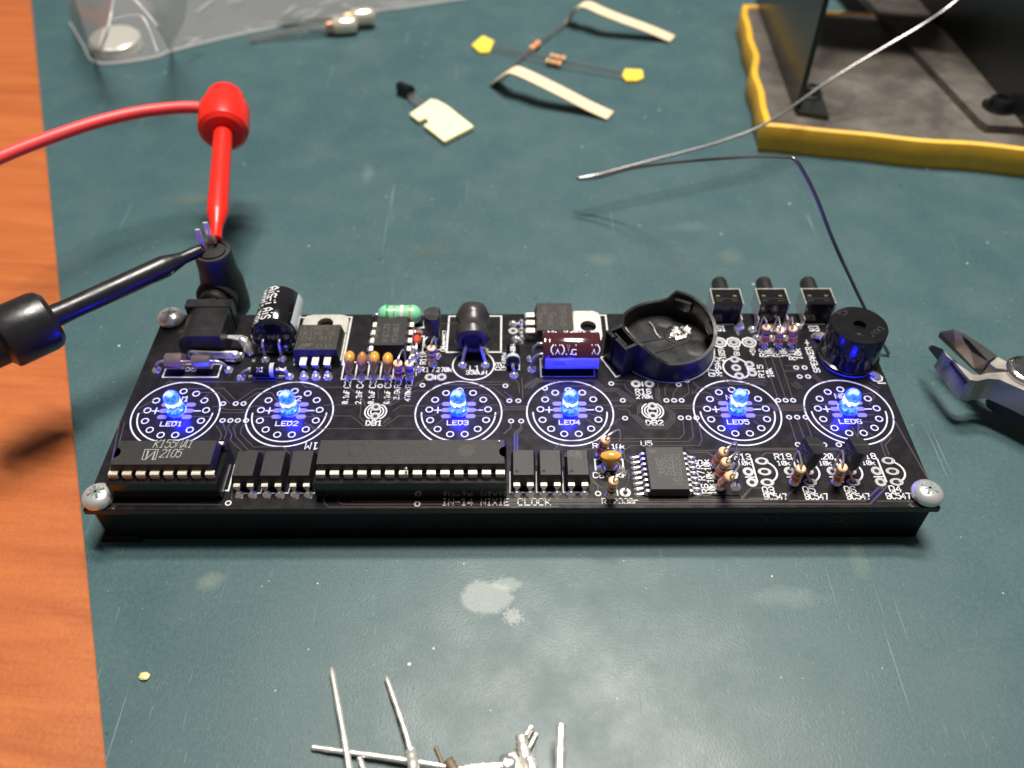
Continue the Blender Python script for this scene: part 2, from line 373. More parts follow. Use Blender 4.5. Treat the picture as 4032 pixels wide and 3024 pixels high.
def cyl(bm, p0, p1, r, r1=None, seg=14, bev=0.0, mi=0):
    p0, p1 = V(p0), V(p1); L = (p1-p0).length; r1 = r if r1 is None else r1
    pr = [(r, 0), (r1, L)] if not bev else [(r-bev, 0), (r, bev), (r1, L-bev), (r1-bev, L)]
    return lathe(bm, pr, frame(p0, p1-p0), seg, mi=mi)
def smoothpath(pts, n=6):
    pts = [V(p) for p in pts]; out = []
    if len(pts) < 3: return pts
    for i in range(len(pts)-1):
        p0 = pts[max(i-1, 0)]; p1 = pts[i]; p2 = pts[i+1]; p3 = pts[min(i+2, len(pts)-1)]
        for k in range(n):
            t = k/n
            out.append(.5*((2*p1)+(p2-p0)*t+(2*p0-5*p1+4*p2-p3)*t*t+(3*p1-p0-3*p2+p3)*t**3))
    out.append(pts[-1]); return out
def tube(bm, pts, r, seg=8, mi=0, round_ends=False):
    pts = [V(p) for p in pts]; n = len(pts); rr = r if isinstance(r, (list, tuple)) else [r]*n
    rings = []; prev = None
    for i, p in enumerate(pts):
        t = (pts[min(i+1, n-1)]-pts[max(i-1, 0)]).normalized()
        if prev is None:
            a = V((0, 0, 1)) if abs(t.z) < .9 else V((1, 0, 0)); X = a.cross(t).normalized()
        else:
            X = (prev - t*prev.dot(t)).normalized()
        prev = X; Y = t.cross(X)
        rings.append([bm.verts.new(p+(X*math.cos(2*math.pi*k/seg)+Y*math.sin(2*math.pi*k/seg))*rr[i]) for k in range(seg)])
    for a, b in zip(rings, rings[1:]):
        for k in range(seg): bm.faces.new([a[k], a[(k+1) % seg], b[(k+1) % seg], b[k]]).material_index = mi
    bm.faces.new(rings[0][::-1]).material_index = mi; bm.faces.new(rings[-1]).material_index = mi
    return bm
def prism(bm, poly, z0, z1, ins0=0.0, ins1=0.0, M=None, mi=0, mid=None):
    """polygon (x,y) CCW extruded; ins = inset towards centroid at bottom / top; mid=(z) keeps full size there"""
    poly = [V((p[0], p[1])) for p in poly]; n = len(poly)
    def inset(d):
        if not d: return poly
        out = []
        for i in range(n):
            a, b, c = poly[i-1], poly[i], poly[(i+1) % n]
            e1 = (b-a).normalized(); e2 = (c-b).normalized(); n1 = V((-e1.y, e1.x)); n2 = V((-e2.y, e2.x))
            k = 1+n1.dot(n2); k = max(k, .25); out.append(b+(n1+n2)*(d/k))
        return out
    lv = [(z0, ins0)]
    if mid is not None: lv.append((mid, 0))
    lv.append((z1, ins1))
    rings = []
    for z, d in lv:
        rings.append([bm.verts.new(M@V((p.x, p.y, z)) if M else V((p.x, p.y, z))) for p in inset(d)])
    for a, b in zip(rings, rings[1:]):
        for k in range(n): bm.faces.new([a[k], a[(k+1) % n], b[(k+1) % n], b[k]]).material_index = mi
    bm.faces.new(rings[0][::-1]).material_index = mi; bm.faces.new(rings[-1]).material_index = mi
    return bm
_o = [0]
def ribbon(bm, pts, w, z=0.02, h=0.0, closed=False, M=None, ext=True, fn=None):
    """flat strip along pts (x,y); h>0 gives it raised sloping flanks"""
    P = [V((p[0], p[1])) for p in pts]; n = len(P)
    if n < 2: return bm
    hw = w/2; _o[0] = (_o[0]+1) % 7; zz = z+_o[0]*.0015
    if ext and not closed:
        P[0] = P[0]-(P[1]-P[0]).normalized()*hw*.7; P[-1] = P[-1]+(P[-1]-P[-2]).normalized()*hw*.7
    L, R = [], []
    for i in range(n):
        if closed: a, c = P[i-1], P[(i+1) % n]
        else: a = P[i-1] if i else None; c = P[i+1] if i < n-1 else None
        b = P[i]
        if a is None: e = (c-b).normalized(); nn = V((-e.y, e.x)); k = 1
        elif c is None: e = (b-a).normalized(); nn = V((-e.y, e.x)); k = 1
        else:
            e1 = (b-a).normalized(); e2 = (c-b).normalized(); n1 = V((-e1.y, e1.x)); n2 = V((-e2.y, e2.x))
            s = n1+n2; d = max(1+n1.dot(n2), .35); nn = s/d; k = 1
        L.append(b+nn*hw); R.append(b-nn*hw)
    def P3(p, z):
        q = V((p.x, p.y, z)); q = M@q if M else q
        return fn(q) if fn else q
    TL = [bm.verts.new(P3(p, zz+h)) for p in L]; TR = [bm.verts.new(P3(p, zz+h)) for p in R]
    rng = range(n if closed else n-1)
    for i in rng:
        j = (i+1) % n; bm.faces.new([TR[i], TR[j], TL[j], TL[i]])
    if h:
        BL = [bm.verts.new(P3(p+(p-b)*.6, 0)) for p, b in zip(L, P)]; BR = [bm.verts.new(P3(p+(p-b)*.6, 0)) for p, b in zip(R, P)]
        for i in rng:
            j = (i+1) % n; bm.faces.new([TL[i], TL[j], BL[j], BL[i]]); bm.faces.new([BR[i], BR[j], TR[j], TR[i]])
    return bm
def arc(cx, cy, r, a0, a1, n=40):
    return [(cx+r*math.cos(math.radians(a0+(a1-a0)*i/n)), cy+r*math.sin(math.radians(a0+(a1-a0)*i/n))) for i in range(n+1)]
def circ(cx, cy, r, n=56): return arc(cx, cy, r, 0, 360, n)[:-1]
# ------------------------------------------------------------------ stroke lettering
GL = {'A':'0004264440 0242','B':'00063645443303 3342413000','C':'4536160501103041','D':'00062644422000','E':'40000646 0333','F':'000646 0333','G':'45361605011030414323',
'H':'0006 4046 0343','I':'1030 1636 2026','K':'0006 4602 1340','L':'060040','M':'0006234640','N':'00064046','O':'100105163645413010','P':'00063645443303','Q':'100105163645413010 2240',
'R':'00063645443303 2340','S':'011030414233130405163645','T':'2026 0646','U':'060110304146','V':'062046','W':'0610243046','X':'0046 0640','Y':'062346 2320','Z':'06460040','J':'0110203146',
'u':'0401103041 4440','n':'0004 0314344340','k':'0006 4402 1340','r':'0004 03143443','i':'2024 2627','v':'042044','x':'0044 0440','1':'052620 1030','2':'05163645440040','3':'051636454433 1333 334241301001',
'4':'30360242','5':'460604344341301001','6':'4536160501103041423303','7':'064620','8':'133304051636454433 33424130100102 0213','9':'0110304145361605041343','0':'100105163645413010 1135',
'+':'2125 0343','-':'0343','.':'2021','#':'1016 3036 0242 0444','(':'36141230',')':'16343210','o':'1423344? ','И':'06004640','Д':'00014140 11263631','b':'0006 0434433211 0'}
GL['o'] = '14241544' ; GL['d'] = '1525363526'; GL['b'] = '0006 0434413000'; GL['o'] = '150617261 5'.replace(' ', '')
def text(bm, s, p1, p2, h, w=0.26, z=0.03, slant=0.0, gap=.36, fn=None, raised=0, plain0=False):
    """letters on the baseline p1->p2, height h; fn maps the finished point (for curved surfaces)"""
    p1 = V((p1[0], p1[1])); p2 = V((p2[0], p2[1])); d = p2-p1; Lt = d.length; d.normalize(); up = V((-d.y, d.x))
    n = len(s); cw = Lt/(n+(n-1)*gap)
    for i, ch in enumerate(s):
        if ch == ' ': continue
        g = GL.get(ch, '')
        if plain0 and ch == '0': g = g.split()[0]
        x0 = i*cw*(1+gap)
        for pl in g.split():
            q = []
            for k in range(0, len(pl)-1, 2):
                gx, gy = int(pl[k]), int(pl[k+1]); a = x0+gx/4*cw+slant*gy/6*h; b = gy/6*h
                q.append(p1+d*a+up*b)
            qq = [q[0]]
            for t in q[1:]:
                if (t-qq[-1]).length > 1e-5: qq.append(t)
            ribbon(bm, qq, w, z, raised, fn=fn)
    return bm
# ================================================================== SETTING
e0 = D(65, 0); e1 = D(225, 1659); ed = (e1-e0).normalized(); pr = V((-ed.y, ed.x, 0))
bm = nb(); box(bm, -700, 700, -500, 900, MATZ-32, MATZ-2.2)
obj('wooden_desk', bm, 'desk_wood', kind='structure', origin=(0, 0, MATZ-2.2))
a = e0-ed*230; b = e1+ed*170; c = b+pr*620; d_ = a+pr*620
bm = nb(); prism(bm, [p.xy for p in (a, b, c, d_)], MATZ-2.2, MATZ, 0, .35)
obj('work_mat', bm, 'mat_rubber', origin=(0, 0, MATZ), label='worn dark teal rubber work mat lying on the orange wooden desk', cat='mat')
# ================================================================== CLOCK
BX, BY0, BY1 = 81.2, -24.3, 31.0
clock = thing('clock_circuit_board', (0, 3, MATZ), 'black circuit board with six glowing blue diodes standing on a black base', 'circuit board')
bm = nb(); box(bm, -BX, BX, BY0, BY1, -1.6, 0, .12); board = obj('board', bm, 'solder_mask', clock, origin=(0, 0, 0))
bm = nb(); q_ = [(-BX-.03, BY0-.03), (BX+.03, BY0-.03), (BX+.03, BY1+.03), (-BX-.03, BY1+.03)]
lo_ = [bm.verts.new((x, y, -1.45)) for x, y in q_]; hi_ = [bm.verts.new((x, y, -.16)) for x, y in q_]
for k in range(4): bm.faces.new([lo_[k], lo_[(k+1) % 4], hi_[(k+1) % 4], hi_[k]])
obj('board_edge', bm, 'board_edge', clock, smooth=False)
bm = nb()
prism(bm, [(-79.6, -23.9), (79.9, -23.9), (80.6, -23.0), (80.6, 30.2), (-80.6, 30.2), (-80.6, -23.0)], MATZ, -1.65, .0, .0)
prism(bm, [(-81.3, -24.6), (-73, -24.6), (-75, -22), (-81.3, -15)], MATZ, MATZ+1.2, .0, .5)
base = obj('case', bm, 'case_black', clock, smooth=False)
# faint raised rings on the case front
for k in (61.9, 64.1, 76.6, 78.9):
    bm = nb(); lathe(bm, [(1.15, 0), (1.15, .05), (.98, .05), (.98, 0)], frame((k-14, -23.95, -4.0), (0, -1, 0)), 22, False, False); obj('case_ring', bm, 'case_ring_grey', clock)
# copper traces
T = {
'A': [[(820,893),(1950,893)],[(980,952),(1285,950),(1385,1050)],[(1075,1058),(1155,995)],[(1190,1108),(1240,1108),(1310,1135),(1470,1135)],[(1230,1160),(1480,1160)],[(1000,1195),(1180,1195)],
 [(540,1125),(690,1045)],[(560,1170),(640,1120)],[(1220,1275),(1268,1350),(1250,1400)],[(1275,1245),(1310,1330),(1290,1390)],[(1343,1245),(1320,1290),(1355,1350),(1340,1400),(1450,1500)],[(1408,1245),(1370,1290),(1390,1370),(1500,1490),(1640,1500)],[(1480,1250),(1440,1290),(1430,1345),(1545,1460),(1800,1460),(1860,1520)],
 [(1390,1070),(1560,955),(1700,945)],[(1458,1070),(1575,988),(1700,985),(1760,1070)],[(1480,1130),(1540,1105),(1620,1105)],[(1540,1195),(1690,1195)],[(2010,1195),(2080,1195)],[(1340,1083),(1240,985),(1050,985)],
 [(2000,940),(2212,940)],[(1960,905),(2010,940)],[(780,905),(830,878)],[(1990,1250),(2080,1310),(2212,1300)]],
'B': [[(0,940),(390,940),(520,1060),(525,1110)],[(165,1100),(205,1093),(485,1093),(490,1110),(480,1200),(520,1240)],[(60,1170),(85,1190),(405,1190),(510,1275)],[(40,1260),(85,1300),(1100,1300),(1210,1215)],
 [(510,1278),(690,1278),(820,1190),(1110,1190),(1150,1165)],[(680,1258),(750,1208)],[(685,1242),(735,1202)],[(765,1148),(835,1102),(1150,1102),(1180,1085),(1215,1085)],[(745,1098),(850,1035),(960,970),(1090,970),(1145,917),(1730,917)],
 [(670,1082),(880,935),(1010,925)],[(700,1075),(900,945)],[(960,900),(1005,900),(1015,888),(1040,885)],[(1225,893),(1755,893),(1795,920)],[(1370,960),(1400,942),(1640,942),(1770,1045)],[(1450,1060),(1540,1005),(1600,1005),(1640,1040)],
 [(1495,1145),(1570,1098),(1680,1095)],[(1495,1190),(1655,1190),(1700,1150)],[(1700,1040),(1745,1107),(1925,1107),(1945,1090)],[(1718,1122),(1930,1122)],[(1718,1137),(1930,1137)],[(1797,1245),(1800,1290),(1740,1345)],[(1885,1250),(1890,1290),(1830,1340),(1830,1480)],[(1900,1300),(1852,1345),(1852,1480)],
 [(1830,850),(1840,880),(1865,905),(1870,990)],[(1740,980),(1815,1035)],[(1890,860),(1900,1040)],[(1910,950),(2000,870),(2212,870)],[(1945,955),(2020,882),(2212,882)],[(1975,950),(2040,894),(2200,894)],[(700,960),(705,1080)],[(640,960),(640,1040)],[(1170,383),(1320,383)],[(1590,620),(1760,615)],[(740,1100),(760,1060),(1200,760)]],
'C': [[(135,930),(245,862),(750,862),(850,950),(960,950),(1110,1062)],[(150,945),(250,874),(742,874),(838,962),(948,962),(1095,1072)],[(190,945),(262,886),(734,886),(826,974),(936,974),(1080,1080)],[(915,910),(1015,912),(1030,950),(1110,1010)],[(890,1057),(985,1057)],[(690,1097),(1085,1097)],[(905,1110),(1065,1110)],
 [(1380,1095),(1600,1095)],[(1400,1110),(1680,1110),(1720,1097),(1770,1100)],[(1430,1125),(1610,1125)],[(1070,1180),(1190,1302),(1385,1302),(1452,1242),(1452,1165),(1370,1095)],[(1088,1180),(1200,1290),(1370,1290),(1437,1232),(1437,1170),(1355,1100)],[(1105,1180),(1210,1278),(1358,1278),(1422,1222),(1422,1175),(1340,1100)],[(1122,1182),(1218,1266),(1345,1266),(1407,1215),(1407,1180)],
 [(1130,1180),(1130,1110),(1160,1080)],[(1145,1170),(1145,1115),(1175,1085)],[(1160,1160),(1160,1120)],[(1290,950),(1290,1030),(1340,1085)],[(1305,900),(1310,960),(1305,1030),(1330,1060)],[(1320,960),(1322,1040)],[(1487,930),(1440,995),(1437,1035)],[(1400,905),(1368,945),(1370,1010)],[(1565,895),(1580,985),(1510,1040)],[(1610,880),(1620,905),(1665,945),(1920,945)],
 [(1600,1000),(1615,985),(1730,983),(1850,1060)],[(1000,1210),(970,1215),(850,1325),(760,1400)],[(680,1215),(780,1285),(850,1290),(870,1260)],[(690,1165),(760,1185),(830,1185)],[(960,1130),(1040,1132),(1060,1150),(1060,1185)],[(895,1387),(1495,1387),(1535,1345),(1525,1225)],[(890,1414),(1575,1414),(1615,1370),(1595,1225)],[(1655,1225),(1690,1400),(1665,1447),(1070,1447),(1010,1497),(1015,1560),(1080,1610)],
 [(480,1410),(880,1410)],[(400,1482),(480,1410)],[(670,1478),(810,1478)],[(1560,1490),(2212,1490)],[(1600,1505),(1740,1505),(1800,1560)],[(545,930),(760,930)],[(320,965),(330,1010),(390,1060)],[(20,1250),(25,1290),(-40,1345)],[(110,1250),(110,1290),(55,1340),(60,1490)],[(130,1300),(80,1340),(80,1490)],[(1700,1190),(1850,1190)],[(1250,950),(1250,1010)],[(930,880),(1090,885),(1100,905)]],
'D': [[(680,785),(800,1145)],[(745,785),(870,1145)],[(815,790),(930,1145)],[(900,1325),(970,1540)],[(970,1325),(1045,1530)],[(1045,1325),(1112,1530)],[(700,1205),(1030,1205)],[(735,1217),(1040,1217)],[(755,1229),(1045,1229)],[(770,1241),(1050,1241)],[(780,1253),(1055,1253)],[(740,1190),(800,1255)],[(720,1190),(785,1262)],
 [(920,1020),(980,1065)],[(940,1010),(1000,1058)],[(955,1000),(1015,1048)],[(1110,935),(1190,1000),(1240,1000)],[(1100,950),(1180,1015)],[(1570,1030),(1680,1085)],[(1600,1010),(1690,1060)],[(870,862),(1050,858)],[(850,910),(1000,905)],[(60,1070),(60,1110),(105,1055),(390,1055)],[(510,975),(690,975)],[(300,960),(390,1025),(650,1025),(690,1040)],[(280,945),(370,1012),(660,1012),(700,1028)],[(330,955),(380,995),(690,995),(710,1010)],
 [(560,1200),(690,1205)],[(560,1295),(740,1295)],[(590,1340),(640,1380)],[(1540,1110),(1620,1100),(1645,1130),(1600,1200)],[(1540,1290),(1640,1290)],[(1550,1350),(1640,1355)],[(1450,1400),(1500,1490)],[(1520,1390),(1640,1480)],[(1700,1540),(1780,1460)],[(1110,1200),(1250,1200)],[(1100,1330),(1160,1380),(1250,1385),(1290,1350)]],
'F': [[(170,690),(170,730),(205,765),(2212,765)],[(290,690),(290,718),(330,742),(2212,742)],[(410,690),(415,714),(2212,714)]],
'G': [[(0,700),(2212,700)],[(0,716),(2212,716)],[(0,741),(2212,741)],[(680,480),(780,570),(785,620)],[(700,530),(820,600)],[(2030,690),(2120,600),(2200,600)],[(2100,690),(2212,690)],[(1700,668),(2030,668)],[(1580,290),(1740,290),(1800,330)]],
'H': [[(0,705),(600,705)],[(0,740),(1385,740),(1540,580)],[(330,690),(560,690)],[(685,712),(1345,712),(1460,600),(1500,600)],[(1445,716),(1780,716)],[(250,668),(0,668)],[(270,700),(340,610),(350,600)],[(150,270),(1130,270)],[(440,325),(475,296),(1080,296)],[(150,256),(1110,256)],[(1550,150),(1480,212),(1520,325)],[(1570,165),(1516,225),(1550,312)],[(1590,0),(1900,540)],[(1290,0),(1280,150)],[(640,690),(730,600)],[(200,310),(240,330)]],
'E': [[(300,740),(1270,745)],[(1360,640),(1350,700)],[(380,20),(270,560)],[(420,30),(300,500)]]}
bm = nb(); tw = 0
for k, ls in T.items():
    for pl in ls:
        q = [zp(k, x, y).xy for x, y in pl]; ribbon(bm, q, .15 if k not in 'FGH' else .2, 0, .04)
obj('copper_trace', bm, 'trace', clock, smooth=False, kind='stuff')
# silkscreen
TX = [-70.2, -46.4, -11.1, 12.2, 47.15, 70.4]
bm = nb()
for i, x in enumerate(TX):
    ribbon(bm, circ(x, .05, 9.03, 72), .31, closed=True)
    ribbon(bm, arc(x, .05, 7.72, 180, 360), .30)
    ribbon(bm, [(x-5.1, .75), (x-3.5, .75)], .26); ribbon(bm, [(x-4.35, 0), (x-4.35, 1.6)], .26); ribbon(bm, [(x+3.6, .75), (x+5.0, .75)], .26)
    ribbon(bm, [(x-1.05, -2.2), (x+1.0, -2.2)], .22)
    ribbon(bm, arc(x, .8, 1.95, 215, 325, 10), .2)
def rect(x0, x1, y0, y1, w=.3): ribbon(bm, [(x0, y0), (x1, y0), (x1, y1), (x0, y1)], w, closed=True)
rect(-75.9, -63.9, 10.6, 14.6); rect(-56.6, -49.0, 18.4, 27); rect(-55.9, -51.0, 9.6, 11.4, .2)
ribbon(bm, [(-57.2, 10.4), (-49.5, 10.4)], .2); ribbon(bm, [(-57.2, 10.9), (-49.5, 10.9)], .2)
ribbon(bm, [(-47.9, 30.0), (-47.9, 14.3), (-37.2, 14.3), (-37.2, 30.0), (-38.5, 30.0)], .32); ribbon(bm, [(-49.4, 29.9), (-47.9, 29.9), (-47.9, 27)], .32)
for x0, x1 in ((-36.9, -34.0), (-34.0, -31.3), (-31.3, -28.6), (-28.6, -25.8)): rect(x0, x1, 9.85, 15.1, .3)
for x in (-24.0, -21.6): ribbon(bm, [(x+.8, 10.9), (x+.8, 11.9)], .2)
ribbon(bm, [(-22.9, 26.0), (-20.2, 26.3), (-20.2, 28.6)], .35); ribbon(bm, [(-29.5, 15.4), (-24.5, 15.4)], .3)
rect(-22.4, -19.9, 18.0, 23.4, .3); ribbon(bm, arc(-17.2, 21.4, 2.6, 140, 330, 14), .35); ribbon(bm, [(-15.3, 19.2), (-15.3, 23.4)], .3)
ribbon(bm, [(-11.2, 18.15), (-14.5, 18.15), (-14.5, 30.2), (-11.6, 30.2)], .38); ribbon(bm, [(-5.8, 18.15), (-2.35, 18.15), (-2.35, 30.2), (-5.6, 30.2)], .38)
ribbon(bm, circ(-8.4, 14.1, 4.55, 48), .33, closed=True)
ribbon(bm, [(1.7, 16.5), (1.7, 12.6), (1.2, 12.6)], .3)
rect(6.4, 18.1, 10.45, 16, .3); ribbon(bm, [(20.6, 30.4), (22.0, 30.4), (22.0, 25.0)], .38)
ribbon(bm, [(-16.55, 9.75), (-16.55, 10.9)], .32); ribbon(bm, [(28.2, 7.6), (28.2, 8.8)], .32)
BC, BR = V((34.5, 19.5)), 10.6
ribbon(bm, arc(BC.x, BC.y, BR+.35, 215, 400, 44), .3)
q = [zp('C', *p).xy for p in ((850, 670), (808, 680), (940, 850), (975, 838))]; ribbon(bm, q, .34)
for cx in (47.0, 50.2, 53.7): ribbon(bm, circ(cx, 21.1, 1.55, 8), .38, closed=True)
ribbon(bm, arc(49.6, 13.0, 3.1, 105, 290, 20), .36); ribbon(bm, [(50.3, 16.0), (51.6, 14.8), (51.9, 11.2), (51.0, 10.2)], .36); ribbon(bm, [(51.7, 12.7), (53.4, 12.7)], .3)
ribbon(bm, [(46.5, 27.1), (51.2, 27.1)], .3); ribbon(bm, [(57.0, 27.1), (62.0, 27.1)], .3); ribbon(bm, [(67.6, 27.1), (72.2, 27.1)], .3)
ribbon(bm, circ(79.2, 9.9, 1.25, 8), .3, closed=True); ribbon(bm, [(79.0, 8.2), (80.6, 8.2)], .28)
for cx in (-28.45, 29.5):
    for s in (0, 180):
        ribbon(bm, arc(cx, .4, 2.25, 60+s, -60+s if not s else 60+s+0-120, 14) if not s else arc(cx, .4, 2.25, 120, 240, 14), .3)
        ribbon(bm, arc(cx, .4, 1.65, 50, -50, 12) if not s else arc(cx, .4, 1.65, 130, 230, 12), .28)
        ribbon(bm, arc(cx, .4, 1.05, 45, -45, 8) if not s else arc(cx, .4, 1.05, 135, 225, 8), .25)
rect(16.5, 22.0, -15.1, -12.5, .32)
ribbon(bm, [(20.3, -21.3), (20.3, -20.1)], .26)
q = [zp('E', *p).xy for p in ((1385, 400), (1325, 625), (1290, 620))]; ribbon(bm, q, .3)
for x in (-53.4, -48.1, -42.8): ribbon(bm, [(x+.3, -20.5), (x+5.1, -20.5), (x+5.3, -17.5)], .24)
for x in (-.35, 4.75, 9.9): ribbon(bm, [(x, -15.5), (x, -20.5), (x+4.6, -20.5)], .24)
for qx, px in ((49.6, 46.5), (57.9, 54.65), (66.3, 62.95), (74.65, 71.6)):
    ribbon(bm, arc(qx-.2, -15.7, 2.6, 70, -70, 18), .36); ribbon(bm, [(qx-2.0, -12.6), (qx-1.9, -18.2)], .34); ribbon(bm, [(px-.9, -17.0), (px+.9, -17.0)], .26)
ribbon(bm, [(-41.1, -10.6), (-40.6, -10.2)], .2); ribbon(bm, [(-17.6, -13.0), (-16.5, -13.0)], .2)
obj('silkscreen_outline', bm, 'silk', clock, smooth=False, kind='stuff', label='white printed outlines of the parts and tube rings')
bm = nb()
LAB = [('A','LED1',730,1278,915,1278,1.15,.24),('A','LED2',1735,1275,1925,1275,1.15,.24),('A','1M',2110,1425,2005,1422,1.7,.28),('A','D5',950,800,1040,800,1.1,.24),('A','1N4004',1490,800,1828,800,1.1,.24),
('B','0.1uF',372,1083,388,968,1.1,0.22),('B','C2',393,945,405,880,1.3,0.26),('B','2.2nF',487,1083,500,968,1.1,0.22),('B','C4',505,945,516,880,1.3,0.26),('B','0.1uF',597,1083,609,968,1.1,0.22),('B','C3',615,945,627,880,1.3,0.26),
('B','0.1uF',735,1083,743,968,1.1,0.22),('B','C5',748,945,757,880,1.3,0.26),('B','3.6k',820,1045,829,955,1.1,0.22),('B','R3',833,945,842,880,1.3,0.26),('B','470k',915,1060,924,958,1.1,0.22),('B','R2',932,945,940,880,1.3,0.26),
('B','R1',1054,738,1057,690,1.25,0.25),('B','1k',1058,682,1060,627,1.15,0.23),('B','Q1',1230,625,1233,575,1.2,0.24),('B','BC557',1237,568,1240,448,0.95,0.19),('B','D2',905,718,970,718,1.2,0.24),
('B','R17',1006,805,1128,805,1.35,0.27),('B','270k',1148,805,1278,805,1.25,0.25),('B','L1',1438,792,1518,792,1.35,0.27),('B','330uH',1405,828,1583,828,1.1,0.22),('B','D3',1706,790,1709,728,1.25,0.25),('B','UF4004',1752,790,1760,640,1.0,0.2),
('B','DB1',532,1272,668,1272,1.25,0.32),('B','LED3',1240,1268,1422,1268,1.15,.24),
('C','LED4',448,1264,628,1264,1.15,.24),('C','R16',1115,995,1246,995,1.3,0.26),('C','270k',1121,1038,1260,1038,1.1,0.22),('C','DB2',1208,1268,1352,1268,1.25,0.32),('C','LED5',1916,1261,2102,1261,1.15,.24),
('C','R11',743,1471,885,1471,1.2,0.24),('C','10k',905,1474,1013,1474,1.1,0.22),('C','U5',1163,1449,1255,1449,1.2,0.24),
('G','C6',745,512,836,512,1.3,0.26),('G','0.1uF',862,508,1032,508,1.1,0.22),('G','R12',822,740,955,740,1.25,0.25),('G','330r',968,738,1138,738,1.2,0.24),
('F','IN-14',1195,750,1462,750,1.45,0.27),('F','NIXIE',1536,750,1776,750,1.45,0.27),('G','CLOCK',88,750,372,750,1.45,0.27),
('G','R6',1752,645,1738,568,1.25,0.25),('G','R7',1718,532,1706,456,1.25,0.25),('G','R5',1700,432,1690,360,1.25,0.25),('G','10k',1812,652,1795,568,1.15,0.23),('G','10k',1790,550,1772,462,1.15,0.23),('G','10k',1765,444,1748,356,1.15,0.23),
('H','R13',208,352,348,352,1.35,0.27),('H','10k',232,402,348,402,1.05,0.21),('H','R19',560,350,703,350,1.35,0.27),('H','10k',582,403,688,403,1.05,0.21),('H','R20',925,350,1065,350,1.35,0.27),('H','10k',945,403,1050,403,1.05,0.21),
('H','R18',1298,347,1440,347,1.35,0.27),('H','10k',1322,400,1430,400,1.05,0.21),('H','Q3',456,645,553,645,1.45,0.27),('H','BC547',470,700,663,700,1.3,0.26),('H','Q5',810,643,910,643,1.45,0.27),('H','BC547',828,700,1023,700,1.3,0.26),
('H','Q6',1171,640,1265,640,1.45,0.27),('H','BC547',1193,698,1388,698,1.3,0.26),('H','Q4',1563,635,1662,635,1.45,0.27),('H','BC547',1538,695,1742,695,1.3,0.26),
('D','S1',283,560,348,560,1.7,.34),('D','S2',690,560,775,560,1.7,.34),('D','S3',1083,560,1163,560,1.7,.34),('D','+165V',352,828,328,705,1.2,0.24),('D','GND',468,775,462,698,1.15,0.23),('D','+5V',607,775,600,700,1.05,0.21),
('D','Q7',257,955,245,893,1.3,0.26),('D','MPSA42',318,952,292,790,1.2,0.24),('D','R15',686,965,668,860,1.15,0.23),('D','10k',768,962,745,888,1.3,0.26),('D','R8',702,785,690,717,1.35,0.27),('D','10k',762,785,746,712,1.3,0.26),
('D','R9',825,785,812,719,1.35,0.27),('D','10k',888,785,870,712,1.3,0.26),('D','R10',956,812,938,717,1.3,0.26),('D','10k',1015,806,995,716,1.3,0.26),('D','SPEAKER',1172,920,1092,702,1.3,0.26),('D','+',1088,690,1076,642,1.3,0.26),
('D','N5',358,1158,448,1158,1.3,.24),('D','N6',1308,1148,1396,1148,1.3,.24),('D','LED6',1344,1367,1537,1367,1.15,.24),('D','LED5',0,0,0,0,0,0)]
for k, s, x0, y0, x1, y1, h, wd in LAB:
    if not h: continue
    text(bm, s, zp(k, x0, y0).xy, zp(k, x1, y1).xy, h, wd*.86)
for x, s in ((TX[0], 'N1'), (TX[1], 'N2'), (TX[3], 'N4')): text(bm, s, (x-.7, 3.5), (x+1.7, 3.5), 1.3, .24)
obj('silkscreen_lettering', bm, 'silk', clock, smooth=False, kind='stuff', label='white printed lettering with part names and values')
# rings of bare tin: tube holes, vias, pads
def ringpart(name, x, y, ro, ri, z=.05, m='tin', sx=1.0):
    bm = nb(); M = Matrix.Translation((x, y, 0)) @ Matrix.Scale(sx, 4, (1, 0, 0))
    lathe(bm, [(ro, 0), (ro, z), (ri, z), (ri, z*.4)], M, 18, False, False, 0)
    lathe(bm, [(ri/sx if sx > 1 else ri, z*.4+.002), (0, z*.4+.002)], Matrix.Translation((x, y, 0)), 14, False, False, 1)  # flat black disc in place of the shade down the hole
    return obj(name, bm, [m, 'hole'], clock)
p0 = ringpart('tube_hole', TX[0]+6.2, 0.75, .82, .57, m='silk')
for i, x in enumerate(TX):
    for k in range(13):
        a = math.radians(7+k*360/13.0)
        if i == 0 and k == 0: p0.location = V((x+6.2*math.cos(a), .2+6.2*math.sin(a), -0))*S - ORG[clock.name]*S; ORG[p0.name] = V((x+6.2*math.cos(a), .2+6.2*math.sin(a), 0)); continue
        px, py = x+6.2*math.cos(a), .2+6.2*math.sin(a)
        dup(p0, (px-ORG[p0.name].x, py-ORG[p0.name].y, 0))
VI = [('A',1280,1083),('A',1390,1083),('A',1458,1083),('A',1275,1230),('A',1343,1230),('A',1408,1230),('A',1480,1230),('B',658,930),('B',1025,923),('B',1748,928),('B',1782,1058),('B',1860,1058),('B',1797,1235),('B',1885,1235),('B',2093,950),
('C',900,908),('C',1000,1055),('C',1020,1210),('C',1380,1055),('C',1447,1055),('C',1512,1055),('C',1505,1207),('C',1573,1207),('C',1642,1207),('C',1487,918),('C',1560,883),('D',962,880),('D',1035,880),('D',992,958),('D',1065,958),('D',805,1165),('D',870,1165),('D',935,1165),('D',900,1312),('D',970,1312),('D',1045,1312),('D',977,1550),('D',1205,1552),('D',1333,1552),('E',1325,733),('G',785,650),('F',980,740)]
v0 = None
for k, x, y in VI:
    p = zp(k, x, y)
    if v0 is None: v0 = ringpart('via', p.x, p.y, .62, .38, m='silk')
    else: dup(v0, (p.x-ORG[v0.name].x, p.y-ORG[v0.name].y, 0))
